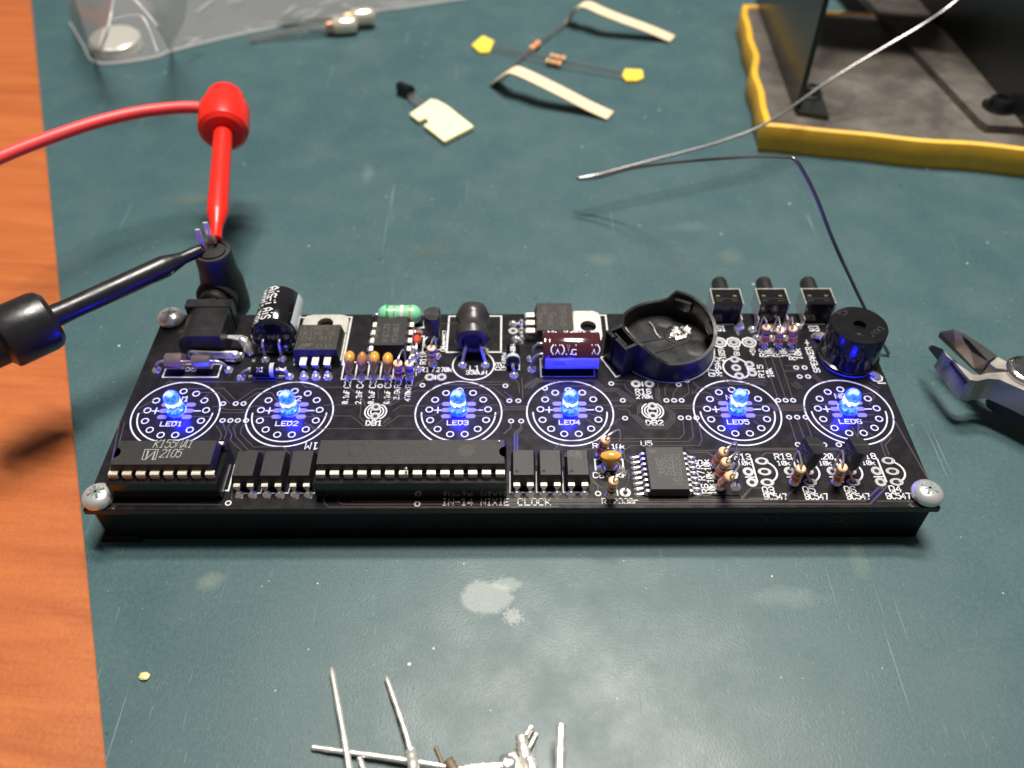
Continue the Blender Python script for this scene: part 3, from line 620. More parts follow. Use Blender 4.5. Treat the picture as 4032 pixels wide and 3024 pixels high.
PD = [(-17.8, 10.4), (-15.2, 10.4), (26.8, 8.2), (29.7, 8.2), (29.6, 1.7), (29.4, -1.0), (-28.5, 1.7), (-28.4, -.9), (47.0, 21.1), (50.2, 21.1), (53.7, 21.1), (49.4, 15.6), (49.3, 13.0), (49.5, 10.5), (52.4, 14.0), (52.5, 11.4),
      (46.4, -15.7), (46.6, -18.3), (71.6, -15.6), (71.6, -18.3), (21.8, -20.6), (40.2, -16.7), (43.3, -16.4), (54.5, -15.6), (62.9, -15.6), (0.4, 25.1)]
q0 = None
for x, y in PD:
    if q0 is None: q0 = ringpart('solder_pad', x, y, 1.08, .48, z=.07, m='pad_grey')
    else: dup(q0, (x-ORG[q0.name].x, y-ORG[q0.name].y, 0))
q1 = None
for x in (49.6, 57.9, 66.3, 74.7):
    for y in (-13.05, -15.7, -18.3):
        if q1 is None: q1 = ringpart('transistor_pad', x, y, .92, .5, z=.07, m='pad_grey', sx=1.45)
        else: dup(q1, (x-ORG[q1.name].x, y-ORG[q1.name].y, 0))
# blobs of solder
def blob(x, y, r=1.05, h=.8, name='solder_joint', parent=None):
    bm = nb(); lathe(bm, [(r, .02), (r*.97, .12*h), (r*.72, .5*h), (r*.42, .85*h), (r*.15, h), (0, h*1.02)], Matrix.Translation((x, y, 0)), 14, False)
    return obj(name, bm, 'solder', parent or clock)
b0 = blob(-54.6, 16.1)
for x, y in [(-50.9, 16.3), (-10.8, 14.2), (-5.8, 14.1), (4.3, 16.1), (4.4, 12.8), (-77.8, 12.8), (-62.0, 12.8), (-58.8, 10.5), (-48.3, 10.8), (-35.3, 10.5), (-32.5, 10.5), (-29.9, 10.5), (-27.0, 10.5), (-24.5, 10.3), (-22.1, 10.2), (-17.4, 14.5),
             (-16.6, 17.0), (-23.0, 12.9), (-20.6, 12.9), (-45.1, 10.5), (-42.5, 10.5), (-39.9, 10.5), (-21.2, 17.3), (-21.2, 24.6), (.5, 11.1), (.4, 19.3), (.4, 27.6), (1.0, 22.4), (56.9, 20.3), (60.1, 20.3), (63.2, 20.3), (55.8, 22.6), (59.0, 22.6), (62.0, 22.6),
             (52.1, 25.8), (55.3, 25.4), (65.9, 26.4), (69.2, 22.9), (79.2, 10.1), (17.7, -11.3), (21.2, -10.7), (18.8, -21.2), (40.2, -14.0), (43.3, -14.0), (40.2, -19.3), (43.3, -19.3), (54.8, -18.3), (63.0, -18.3), (17.6, -14.9), (21.1, -14.9), (44.9, 26.6), (61.4, 25.6), (-60.4, 17.4), (-57.8, 22.0)]:
    dup(b0, (x-ORG[b0.name].x, y-ORG[b0.name].y, 0), rz=random.random()*3)
# ---- screws
def screw(x, y, rz, z=0.0):
    bm = nb(); R = 2.95
    lathe(bm, [(R, .05), (R, .75), (R*.93, 1.25), (R*.75, 1.75), (R*.5, 2.05), (R*.22, 2.18), (0, 2.2)], Matrix.Translation((x, y, z)), 30)
    o = obj('screw', bm, 'screw_zinc', clock)
    b2 = nb()
    for a in (0, 90):
        M = Matrix.Translation((x, y, z)) @ Matrix.Rotation(math.radians(a)+rz, 4, 'Z')
        prism(b2, [(-1.55, -.22), (1.55, -.22), (1.55, .22), (-1.55, .22)], 2.12, 2.225, -.05, 0, M)
    for a in (45, 135, 225, 315):
        M = Matrix.Translation((x, y, z)) @ Matrix.Rotation(math.radians(a)+rz, 4, 'Z')
        prism(b2, [(.3, -.14), (1.2, -.1), (1.2, .1), (.3, .14)], 2.05, 2.21, -.05, 0, M)
    obj('cross_slot', b2, 'slot_metal', o, smooth=False)
    return o
screw(-78.8, -21.8, .5, .3); screw(79.2, -21.6, 1.0, .4); screw(-78.8, 28.9, .1, .5)
# ---- LEDs
def led(x, y=.85):
    bm = nb(); M = Matrix.Translation((x, y, 0)); R = 1.6
    pr_ = [(1.9, .12), (1.95, .3), (1.95, 1.05), (1.88, 1.15), (1.68, 1.2), (R, 1.3), (R, 2.1), (R, 3.0), (R, 4.0)]
    for k in range(1, 8):
        a = k/8*math.pi/2; pr_.append((R*math.cos(a), 4.0+R*math.sin(a)))
    pr_.append((0, 5.6)); lathe(bm, pr_, M, 24)
    o = obj('led', bm, 'led_lens', clock)
    b2 = nb(); lathe(b2, [(2.05, .03), (2.05, .12), (1.3, .12)], M, 20, False, True); obj('led_seat', b2, 'silk', o)
    return o
l0 = led(TX[0])
for x in TX[1:]: dup(l0, (x-TX[0], 0, 0))
# surface pads each side of a LED
def capsule(bm, x, y, L, w, z0, z1):
    pts = arc(x+L/2-w/2, y, w/2, -90, 90, 6)+arc(x-L/2+w/2, y, w/2, 90, 270, 6); prism(bm, pts, z0, z1, -.03, 0)
s0 = None
for x in TX:
    for dx in (-2.55, 2.55):
        for y in (2.5, .78, -.95):
            if s0 is None:
                bm = nb(); capsule(bm, x+dx, y, 2.1, 1.1, 0, .06); s0 = obj('tin_pad', bm, 'pad_tinned', clock)
            else: dup(s0, (x+dx-ORG[s0.name].x, y-ORG[s0.name].y, 0))
# ---- upright resistors
def resistor(x, y, top, pad, bands, body='res_body', r=1.02, h0=1.0, name='resistor', wr=.2):
    """body stands on (x,y), leans to top point; lead loops over to pad"""
    top = V(top); b = V((x, y, h0)); ax = top-b; Lb = ax.length; M = frame(b, ax)
    f = lambda t: r*(.90+.16*(abs(2*t-1)**2.2)) if .08 < t < .92 else r*(.9 if .03 < t < .97 else .62)
    ts = [0, .04, .1, .2, .3, .4, .5, .6, .7, .8, .9, .96, 1]
    bm = nb(); lathe(bm, [(f(t), t*Lb) for t in ts], M, 16); o = obj(name, bm, body, clock)
    for t0, t1, c in bands:
        b2 = nb(); tt = [t0, (t0+t1)/2, t1]; lathe(b2, [(f(tt[0]), tt[0]*Lb)]+[(f(t)+.03, t*Lb) for t in tt]+[(f(tt[-1]), tt[-1]*Lb)], M, 16, False, False); obj('colour_band', b2, c, o)
    b2 = nb(); px, py = pad; d = ax.normalized(); t2 = top+d*.75; mid = (t2+V((px, py, t2.z)))/2+V((0, 0, .35))
    path = [top-d*.2, top+d*.7, t2+V(((px-x)*.12, (py-y)*.12, .35)), mid, V((px-(px-x)*.1, py-(py-y)*.1, t2.z-.1)), V((px, py, t2.z-1.5)), V((px, py, t2.z*.5)), V((px, py, .2))]
    tube(b2, smoothpath(path, 5), wr, 7); obj('lead', b2, 'wire_tin', o)
    b3 = nb(); cyl(b3, (x, y, .1), b, wr, seg=7); obj('lead', b3, 'wire_tin', o)
    return o
K10 = [(.10, .24, 'band_gold'), (.36, .52, 'band_orange'), (.58, .70, 'band_black'), (.76, .90, 'band_brown')]
K10b = [(.16, .46, 'band_orange'), (.56, .70, 'band_black'), (.78, .92, 'band_brown')]
resistor(56.9, 20.3, zp('D', 705, 520, 5.8), (55.8, 22.6), K10b); resistor(60.1, 20.3, zp('D', 825, 548, 5.8), (59, 22.6), K10b); resistor(63.2, 20.3, zp('D', 935, 533, 5.8), (62, 22.6), K10b)
resistor(17.7, -11.6, zp('G', 853, 172, 6.4), (21.2, -10.7), K10b); resistor(18.9, -21.2, zp('G', 922, 530, 6.0), (21.8, -20.6), [(.2, .4, 'band_brown'), (.5, .66, 'band_brown'), (.78, .97, 'band_orange')])
resistor(40.2, -14.0, zp('G', 1883, 275, 6.4), (43.3, -14.0), K10b); resistor(40.4, -16.8, zp('G', 1903, 365, 6.4), (43.3, -16.4), K10b); resistor(40.4, -19.3, zp('G', 1937, 495, 6.2), (43.3, -19.3), K10b)
resistor(54.9, -18.3, zp('H', 785, 425, 6.0), (54.5, -15.6), K10b); resistor(63.1, -18.3, zp('H', 1147, 415, 6.2), (62.9, -15.6), K10b)
resistor(-24.5, 10.3, zp('B', 810, 722, 5.6), (-23.0, 12.9), [(.12, .34, 'band_red'), (.5, .66, 'band_violet'), (.76, .95, 'band_orange')])
resistor(-22.1, 10.2, zp('B', 908, 725, 5.4), (-20.6, 12.9), [(.2, .34, 'band_yellow'), (.42, .74, 'band_violet')], 'res_body_pale')
resistor(-17.4, 14.5, zp('B', 1102, 590, 5.4), (-16.6, 17.0), [(.12, .30, 'band_gold'), (.36, .55, 'band_red'), (.74, .9, 'band_black')])
# ---- yellow ceramic capacitors
def blobcap(x, y, top, wx, wy, m, name='ceramic_capacitor', z0=.9, sharp=False):
    top = V(top); b = V((x, y, z0)); ax = top-b; L_ = ax.length; d = ax.normalized(); X = V((1, 0, 0)); X = (X-d*X.dot(d)).normalized(); Y = d.cross(X)
    M = Matrix.Translation(b) @ Matrix((X, Y, d)).transposed().to_4x4()
    pf = [(0, .35), (.08, .5), (.25, .62), (.5, .82), (.7, 1), (.85, .92), (.95, .6), (1, 0)] if not sharp else [(0, .2), (.15, .45), (.35, .75), (.55, 1), (.75, .85), (.9, .45), (1, 0)]
    bm = nb(); lathe(bm, [(r, t*L_) for t, r in pf], None, 20)
    for v in bm.verts: v.co = M@V((v.co.x*wx/2, v.co.y*wy/2, v.co.z))
    o = obj(name, bm, m, clock)
    return o
for (x, px, py, m, sh) in ((-35.3, 388, 655, 'ceramic_yellow', 0), (-32.5, 498, 645, 'ceramic_brown', 1), (-29.9, 605, 660, 'ceramic_yellow', 0), (-27.0, 722, 675, 'ceramic_yellow', 0)):
    o = blobcap(x, 10.9, zp('B', px, py, 6.3)+V((0, .6, 0)), 2.35, 3.6, m, sharp=sh)
    b2 = nb(); tube(b2, [(x, 10.6, .2), (x, 10.9, 1.2)], .25, 6); obj('lead', b2, 'wire_tin', o)
o = blobcap(19.4, -14.9, zp('G', 897, 296, 5.2), 4.3, 2.5, 'ceramic_yellow')
for x in (17.6, 21.1):
    b2 = nb(); tube(b2, smoothpath([(x, -14.9, .1), (x, -14.8, 1.0), (x*.7+19.4*.3, -14.8, 1.7)]), .26, 6); obj('lead', b2, 'wire_tin', o)
# ---- dual in line chips
def body(bm, x0, x1, y0, y1, z0, z1, zm, dr=.3):
    prism(bm, [(x0, y0), (x1, y0), (x1, y1), (x0, y1)], z0, z1, dr*.8, dr, mid=zm)
def pin_front(bm, x, y, z, w=1.45, nw=.55, out=.85, drop=2.0, foot=4.6, s=-1, t=.25, step=True):
    """flat tinned leg leaving the body towards s*y, bending down"""
    ya, yb = (y, y+s*out); lo, hi = min(ya, yb), max(ya, yb)
    box(bm, x-w/2, x+w/2, lo, hi, z-t, z, .04)
    M = Matrix.Translation((x, yb, z-t*.5)) @ Matrix.Rotation(math.pi/2, 4, 'X')
    pts = [(-w/2, 0), (w/2, 0), (w/2, -drop*.45), (nw/2, -drop*.85), (nw/2, -foot), (-nw/2, -foot), (-nw/2, -drop*.85), (-w/2, -drop*.45)][::-1]
    prism(bm, pts, -t/2, t/2, 0, 0, M)
PT = 2.585
# K155 decoder in its socket
def chip_socket(x0, x1, y0, y1, h, n):
    bm = nb()
    box(bm, x0, x1, y0, y0+1.9, .35, h, .08); box(bm, x0, x1, y1-1.9, y1, .35, h, .08)
    box(bm, x0, x0+1.4, y0+1.9, y1-1.9, .35, h-.4, .05); box(bm, x1-1.4, x1, y0+1.9, y1-1.9, .35, h-.4, .05)
    so = obj('chip_socket', bm, 'plastic_gloss', clock)
    xs = (x0+x1)/2-(n-1)*PT/2
    s_ = None
    for k in range(n):
        if s_ is None:
            b2 = nb(); box(b2, xs-.28, xs+.28, y0+.35, y0+.6, .05, .7, .03); s_ = obj('socket_contact', b2, 'copper', so)
        else: dup(s_, (k*PT, 0, 0))
    return so
chip_socket(-76.0, -55.2, -22.0, -11.9, 4.9, 8)
bm = nb(); xa, xb, ya, yb = -75.0, -55.9, -20.05, -13.7
nt_ = arc(xa-.05, -16.9, 1.05, 80, -80, 8)
poly = [(xa, ya), (xb, ya), (xb, yb), (xa, yb), (xa, -15.85)]+[p for p in arc(xa, -16.9, 1.0, 80, -80, 8)]+[(xa, -17.95)]
prism(bm, poly, 5.3, 8.0, .15, .30, mid=6.5)
ch = obj('decoder_chip', bm, 'epoxy', clock, label='sixteen pin black chip with white Cyrillic marking')
b2 = nb(); lathe(b2, [(.62, 8.003), (.62, 8.012), (.5, 8.012), (.5, 8.003)], Matrix.Translation((-73.6, -18.9, 0)), 16, False, False); obj('pin_mark', b2, 'epoxy_grey', ch)
b2 = nb()
text(b2, 'К155ИД1'.replace('К', 'K'), zp('E', 668, 248, 8.02).xy, zp('E', 1000, 248, 8.02).xy, 1.9, .17, 8.02, slant=.14, gap=.30, plain0=True)
text(b2, '2105', zp('E', 722, 332, 8.02).xy, zp('E', 900, 332, 8.02).xy, 1.9, .17, 8.02, slant=.14, gap=.3, plain0=True)
q = [zp('E', *p, 8.02).xy for p in ((605, 352), (572, 352), (600, 265), (717, 265), (688, 352), (660, 352))]; ribbon(b2, q, .16, 8.02)
q = [zp('E', *p, 8.02).xy for p in ((628, 278), (606, 348), (690, 280), (664, 350))]; ribbon(b2, q, .34, 8.02)
obj('marking', b2, 'mark_grey', ch, smooth=False)
pf = None
for k in range(8):
    x = -65.5-3.5*PT+k*PT
    if pf is None:
        b2 = nb(); pin_front(b2, x, -20.0, 6.45, 1.75, .9, .75, 2.0, 2.6); pf = obj('pin', b2, 'pin_tin', ch)
    else: dup(pf, (k*PT, 0, 0))
b2 = nb(); pin_front(b2, -65.5+3.5*PT, -13.75, 6.45, 1.75, .9, .75, 2.0, 2.6, s=1); obj('pin', b2, 'pin_tin', ch)
# 28 pin microcontroller
chip_socket(-37.3, -1.0, -22.0, -11.9, 4.9, 14)
bm = nb(); prism(bm, [(-36.7, -20.05), (-1.1, -20.05), (-1.1, -17.9)]+arc(-1.1, -16.9, 1.0, 270, 90, 8)+[(-1.1, -15.9), (-1.1, -13.7), (-36.7, -13.7)], 5.3, 8.0, .15, .30, mid=6.5)
ch = obj('microcontroller_chip', bm, 'epoxy', clock, label='long black chip with twenty eight pins')
for cx, nm, m in ((-29.2, 'moulding_mark', 'epoxy'), (-8.6, 'moulding_mark', 'epoxy_brown')):
    b2 = nb(); R_ = 1.55; lathe(b2, [(R_+.12, 8.0), (R_+.06, 8.03), (R_-.06, 8.03), (R_-.12, 8.0)] if nm and m == 'epoxy' else [(R_, 8.0), (R_, 8.015), (0, 8.015)], Matrix.Translation((cx, -16.6, 0)), 28, False, False); obj(nm, b2, m, ch)
b2 = nb()
text(b2, '20722B', (-20.2, -15.6), (-14.4, -15.6), 1.1, .16, 8.02, plain0=True); text(b2, 'A12B 328P-PU', (-23.0, -17.4), (-12.0, -17.4), 1.1, .16, 8.02); text(b2, 'E23 A7 ITDU', (-23.0, -19.1), (-12.5, -19.1), 1.1, .16, 8.02)
obj('marking', b2, 'epoxy_brown', ch, smooth=False)
b2 = nb(); bmesh.ops.create_icosphere(b2, subdivisions=2, radius=.3, matrix=Matrix.Translation((-2.4, -14.6, 8.1))); bmesh.ops.create_icosphere(b2, subdivisions=2, radius=.32, matrix=Matrix.Translation((-19.7, -20.35, 7.3)))
obj('solder_bead', b2, 'solder', ch)
pf = None
for k in range(14):
    x = -18.95-6.5*PT+k*PT
    if pf is None:
        b2 = nb(); pin_front(b2, x, -20.0, 6.45, 1.7, 1.0, .75, 2.2, 2.6); pf = obj('pin', b2, 'pin_tin', ch)
    else: dup(pf, (k*PT, 0, 0))
# optocouplers
op = None
for i, x in enumerate((-53.45, -48.15, -42.75, -.15, 5.0, 10.25)):
    if op is None:
        bm = nb(); body(bm, x, x+4.75, -20.1, -13.2, .9, 4.4, 2.6, .45); op = obj('optocoupler', bm, 'epoxy', clock)
        b2 = nb(); lathe(b2, [(.36, 4.403), (.36, 4.41), (0, 4.405)], Matrix.Translation((x+1.1, -18.75, 0)), 16, False, False); obj('pin_mark', b2, 'hole', op)
        for px in (1.1, 3.65):
            b2 = nb(); pin_front(b2, x+px, -20.0, 2.6, 1.25, .6, .6, 1.2, 2.5, t=.28); obj('pin', b2, 'pin_tin', op)
            b2 = nb(); lathe(b2, [(.95, .02), (.9, .2), (.5, .7), (.3, .95), (0, 1)], Matrix.Translation((x+px, -20.9, 0)), 12, False); obj('solder_joint', b2, 'solder', op)
    else: dup(op, (x+53.45, 0, 0))
for o in clock.children:
    if o.name.startswith('optocoupler') and ORG[o.name].x > -5: o.data = o.data.copy() if o.data.users == 1 else o.data.copy(); o.data.materials[0] = MT['epoxy_grey']
last = [o for o in clock.children if o.name.startswith('optocoupler')][-1]
b2 = nb()
for s, x in (('EL', 529), ('617', 583), ('C20Y', 625)): text(b2, s, zp('G', x+8, 325 if s != 'C20Y' else 345, 4.42).xy, zp('G', x+12, 278, 4.42).xy, .9, .12, 4.42)
obj('marking', b2, 'mark_dark', last, smooth=False)
# U5 clock chip
bm = nb(); body(bm, 26.2, 33.9, -21.9, -11.2, .25, 2.5, 1.3, .22); u5 = obj('timekeeper_chip', bm, 'epoxy_grey', clock, label='flat square surface mounted chip')
b2 = nb()
for s, x, y0, y1, hh in (('DS3231SN', 1425, 310, 570, 1.5), ('0928A3', 1358, 312, 485, 1.5), ('288AC', 1285, 340, 495, 1.4)):
    text(b2, s, zp('G', x, y0, 2.52).xy, zp('G', x+32, y1, 2.52).xy, hh, .14, 2.52, gap=.28, plain0=True)
text(b2, '#', zp('G', 1225, 268, 2.52).xy, zp('G', 1228, 295, 2.52).xy, 1.5, .14, 2.52)
obj('marking', b2, 'mark_dark', u5, smooth=False)
pf = None
for side in (-1, 1):
    for k in range(8):
        y = -21.1+k*1.29; xe = 26.2 if side < 0 else 33.9
        b2 = nb(); path = [V((xe, y, 1.25)), V((xe+side*.45, y, 1.25)), V((xe+side*.75, y, .9)), V((xe+side*.85, y, .3)), V((xe+side*1.7, y, .12))]
        for p, q_ in zip(path, path[1:]):
            M = frame(p, q_-p, (0, 1, 0)); Ln = (q_-p).length
            box(b2, -.1, .1, -.25, .25, -.05, Ln+.05, 0, M)
        obj('pin', b2, 'tin', u5)
        b2 = nb(); lathe(b2, [(.42, .02), (.38, .12), (.15, .28), (0, .3)], Matrix.Translation((xe+side*1.9, y, 0)) @ Matrix.Scale(2.0, 4, (1, 0, 0)), 10, False); obj('solder_joint', b2, 'solder', u5)
# 8 pin chip
bm = nb(); xa, xb, ya, yb = -30.4, -23.0, 15.4, 25.4
prism(bm, [(xa, ya), (xb, ya), (xb, yb), (-25.9, yb)]+arc(-26.75, yb, .8, 0, -180, 8)+[(-27.6, yb), (xa, yb)], 1.0, 4.6, .2, .35, mid=2.8)
ch = obj('switching_chip', bm, 'epoxy', clock, label='eight pin chip standing beside the green inductor')
b2 = nb()
text(b2, 'MC34063', (-25.0, 16.6), (-25.0, 22.4), 1.2, .14, 4.62); text(b2, 'XNE123', (-27.1, 16.6), (-27.1, 22.4), 1.2, .14, 4.62); text(b2, 'AFMR', (-29.3, 18.0), (-29.3, 21.5), 1.1, .14, 4.62)
obj('marking', b2, 'mark_dark', ch, smooth=False)
for side in (-1, 1):
    for k in range(4):
        y = 16.6+k*PT; xe = xa if side < 0 else xb; b2 = nb()
        box(b2, min(xe, xe+side*.95), max(xe, xe+side*.95), y-.75, y+.75, 2.5, 2.8, .05)
        box(b2, xe+side*.8-.12, xe+side*.8+.12, y-.75, y+.75, 1.5, 2.7, .03); box(b2, xe+side*.8-.12, xe+side*.8+.12, y-.28, y+.28, 0, 1.6, .03)
        obj('pin', b2, 'pin_tin', ch); b2 = nb(); lathe(b2, [(1.05, .02), (.95, .2), (.5, .7), (0, 1)], Matrix.Translation((xe+side*1.0, y, 0)), 12, False); obj('solder_joint', b2, 'solder', ch)
# ---- 7805 regulator
def to220(name, cx, cy, rot, lab, marks, tabm='tab_metal', bodym='epoxy_brown'):
    """lying flat; local frame: legs point to -y, body 10 wide"""
    M = Matrix.Translation((cx, cy, 0)) @ Matrix.Rotation(rot, 4, 'Z')
    bm = nb(); prism(bm, [(-5, -4.6), (5, -4.6), (5, 4.3), (-5, 4.3)], .35, 4.5, 0, .45, M, mid=1.4); o = obj(name, bm, bodym, clock, label=lab)
    b2 = nb(); hx, hy, hr = 0, 7.6, 1.85; n = 24
    outer = [(-5.2, -4), (5.2, -4), (5.2, 9.2), (4.3, 10.6), (-4.3, 10.6), (-5.2, 9.2)]
    # plate with a real hole
    inner = [(hx+hr*math.cos(2*math.pi*k/n), hy+hr*math.sin(2*math.pi*k/n)) for k in range(n)]
    def toedge(px, py):
        dx, dy = px-hx, py-hy; L_ = math.hypot(dx, dy); dx /= L_; dy /= L_; best = 1e9
        oo = [(-5.2, 4.4), (5.2, 4.4), (5.2, 9.2), (4.3, 10.6), (-4.3, 10.6), (-5.2, 9.2)]
        for (ax_, ay_), (bx_, by_) in zip(oo, oo[1:]+oo[:1]):
            ex, ey = bx_-ax_, by_-ay_; den = dx*ey-dy*ex
            if abs(den) < 1e-9: continue
            t = ((ax_-hx)*ey-(ay_-hy)*ex)/den; s_ = ((ax_-hx)*dy-(ay_-hy)*dx)/den
            if t > 0 and -1e-6 <= s_ <= 1+1e-6: best = min(best, t)
        return (hx+dx*best, hy+dy*best)
    out_ = [toedge(*p) for p in inner]
    vi = [[b2.verts.new(M@V((p[0], p[1], z))) for p in inner] for z in (.25, 1.5)]; vo = [[b2.verts.new(M@V((p[0], p[1], z))) for p in out_] for z in (.25, 1.5)]
    for k in range(n):
        j = (k+1) % n
        b2.faces.new([vi[1][k], vo[1][k], vo[1][j], vi[1][j]]); b2.faces.new([vi[0][k], vi[0][j], vo[0][j], vo[0][k]])
        b2.faces.new([vo[0][k], vo[0][j], vo[1][j], vo[1][k]]); b2.faces.new([vi[0][j], vi[0][k], vi[1][k], vi[1][j]])
    prism(b2, [(-5.25, -4.2), (5.25, -4.2), (5.25, 4.39), (-5.25, 4.39)], .22, 1.3, 0, 0, M)
    obj('mounting_tab', b2, tabm, o)
    for k in (-1, 0, 1):
        b2 = nb(); x = k*2.6
        box(b2, x-.75, x+.75, -6.5, -4.6, 2.3, 2.75, .05, M)
        Mq = M @ Matrix.Translation((x, -6.45, 2.6)) @ Matrix.Rotation(math.radians(22), 4, 'X')
        box(b2, -.7, .7, -.4, 0, -1.4, .1, .05, Mq); box(b2, -.42, .42, -.36, -.04, -2.9, -1.3, .03, Mq)
        obj('leg', b2, 'pin_tin', o); b2 = nb(); lathe(b2, [(.95, .02), (.9, .2), (.55, .8), (.3, 1.15), (0, 1.2)], M@Matrix.Translation((x, -7.55, 0)), 12, False); obj('solder_joint', b2, 'solder', o)
    if marks:
        b2 = nb()
        for s, x0, y0, x1, hh in marks: text(b2, s, (x0, y0), (x1, y0), hh, .14, 4.52)
        for v in b2.verts: v.co = M@v.co
        obj('marking', b2, 'mark_dark', o, smooth=False)
    return o
o = to220('voltage_regulator', -42.6, 18.6, 0, 'black regulator chip with a silver tab and three legs', [('L7805CV', -3.4, 2.2, 3.6, 1.3), ('GK1X8 V6', -3.9, .5, 3.6, 1.2), ('CHN 911', -3.4, -1.2, 3.2, 1.2)])
b2 = nb(); q = [(-46.0, 14.9), (-45.2, 16.1), (-43.6, 16.1), (-44.3, 14.9)]
ribbon(b2, [(-46.2, 15.0), (-45.4, 16.2), (-43.3, 16.2)], .3, 4.52); ribbon(b2, [(-45.3, 15.0), (-44.9, 15.7), (-43.9, 15.7)], .3, 4.52)
ribbon(b2, circ(-41.9, 15.6, .6, 16), .14, 4.52, closed=True); ribbon(b2, circ(-39.9, 15.6, .6, 16), .14, 4.52, closed=True); obj('maker_mark', b2, 'mark_dark', o, smooth=False)
o = to220('power_transistor', 9.9, 25.0, -math.pi/2, 'black power transistor lying sideways with a silver tab', [])
b2 = nb()
for s, x, y0, y1, hh in (('IRF840', 10.9, 28.6, 21.9, 1.4), ('VSHR', 7.0, 29.0, 25.6, 1.1), ('P249C', 8.2, 25.4, 21.7, 1.0), ('PSHG', 6.0, 26, 22.6, .9)): text(b2, s, (x, y0), (x, y1), hh, .13, 4.53)
ribbon(b2, circ(9.4, 25.8, .6, 14), .12, 4.53, closed=True); obj('marking', b2, 'mark_dark', o, smooth=False)
# ---- electrolytic capacitor lying towards the camera
def lyingcap(name, p0, ax, L_, R_, m, lab):
    M = frame(p0, ax, (0, 0, 1)); bm = nb()
    lathe(bm, [(R_*.80, .25), (R_*.86, .05), (R_*.93, 0), (R_, .35), (R_, .9), (R_*.955, 1.3), (R_*.955, 1.6), (R_, 2.0), (R_, L_-.5), (R_*.95, L_-.1), (R_*.85, L_)], M, 36); o = obj(name, bm, m, clock, label=lab)
    b2 = nb(); lathe(b2, [(R_*.8, .24), (R_*.8, .28), (0, .28)], M, 24, False, False); b2.normal_update(); obj('rubber_seal', b2, 'rubber_black', o)
    return o, M
def wrap(M, R_):
    """(arc length s, length t, lift) -> surface of the cylinder"""
    return lambda q: M @ V(((R_+q.z)*math.cos(q.x/R_), (R_+q.z)*math.sin(q.x/R_), q.y))
RC = 4.75; o, M = lyingcap('black_capacitor', (-52.3, 17.8, 4.9), (0, 1, 0), 12.4, RC, 'cap_sleeve_black', 'black drum capacitor lying down with white lettering')
Mi = M.inverted()
def ang_of(dirv): q = Mi.to_3x3()@V(dirv); return math.atan2(q.y, q.x)
# orientation: text facing up-left, stripe on the right
a_up = ang_of((0, 0, 1)); a_r = ang_of((1, 0, 0)); sg = 1 if ((a_r-a_up+math.pi) % (2*math.pi)-math.pi) > 0 else -1
fn = wrap(M, RC+.02)
def on(deg): return (a_up+sg*math.radians(deg))*RC   # deg measured from the top towards +x
b2 = nb(); ss = [on(58+i*6) for i in range(8)]
for a, b_ in zip(ss, ss[1:]):
    vs = [b2.verts.new(fn(V(p))) for p in ((a, 2.1, .015), (b_, 2.1, .015), (b_, 11.9, .015), (a, 11.9, .015))]; b2.faces.new(vs if sg > 0 else vs[::-1])
bmesh.ops.remove_doubles(b2, verts=b2.verts, dist=.001); obj('polarity_stripe', b2, 'cap_stripe', o)
b2 = nb()
# the letters run along the drum, their tops towards +x
def captext(s, deg, t0, t1, h, wd):
    p1, p2 = (on(deg), t0), (on(deg), t1)
    t = nb(); text(t, s, (0, 0), (abs(t1-t0), 0), h, wd, .02, gap=.3, plain0=True)
    for v in t.verts:
        x, y = v.co.x, v.co.y; tt = t0+(x if t1 > t0 else -x); v.co = fn(V((on(deg)+sg*y*(1 if t1 < t0 else -1), tt, .03+v.co.z*.3)))
    merge(b2, t)
GLs = dict(GL); GL['a'] = '0004264440 0242'
captext('AiSHi', -24, 11.8, 5.8, 2.1, .25); captext('AiS', -24, 4.6, 1.2, 2.1, .25); captext('NH105oC', -46, 11.8, 5.8, 1.25, .2); captext('WH10M', -46, 4.9, .9, 1.25, .2); captext('10V', -66, 4.0, 1.0, 1.2, .18)
obj('lettering', b2, 'mark_white', o, smooth=False)
for x in (-54.5, -50.9):
    b2 = nb(); tube(b2, smoothpath([(x+.1, 18.1, 4.6), (x+.05, 17.2, 4.5), (x, 16.5, 3.6), (x, 16.2, .3)]), .32, 8); obj('lead', b2, 'wire_tin', o)
RC2 = 4.15; o, M = lyingcap('brown_capacitor', (6.7, 14.4, 4.35), (1, 0, 0), 12.3, RC2, 'cap_sleeve_brown', 'brown drum capacitor lying sideways with a pale band')
Mi = M.inverted(); a_up = ang_of((0, 0, 1)); a_r = ang_of((0, -1, 0)); sg = 1 if ((a_r-a_up+math.pi) % (2*math.pi)-math.pi) > 0 else -1
fn = wrap(M, RC2+.02)
def on(deg): return (a_up+sg*math.radians(deg))*RC2   # from the top towards the camera side
b2 = nb(); ss = [on(72+i*6) for i in range(11)]
for a, b_ in zip(ss, ss[1:]):
    vs = [b2.verts.new(fn(V(p))) for p in ((a, .5, .015), (b_, .5, .015), (b_, 12.0, .015), (a, 12.0, .015))]; b2.faces.new(vs)
bmesh.ops.remove_doubles(b2, verts=b2.verts, dist=.001); obj('polarity_stripe', b2, 'cap_blue', o)
b2 = nb()
def captext2(s, deg, t0, t1, h, wd):
    # upside down for the camera: reads from +x to -x, letter tops towards the camera
    t = nb(); text(t, s, (0, 0), (abs(t1-t0), 0), h, wd, .02, gap=.25, plain0=True)
    for v in t.verts: v.co = fn(V((on(deg)+sg*v.co.y, t0-v.co.x, .03+v.co.z*.3)))
    merge(b2, t)
captext2('PW(M)', 32, 7.0, 1.5, 2.1, .23); captext2('PW(M)', 42, 16.0, 11.2, 1.75, .26) if False else captext2('(M', 32, 12.2, 10.4, 2.1, .23)
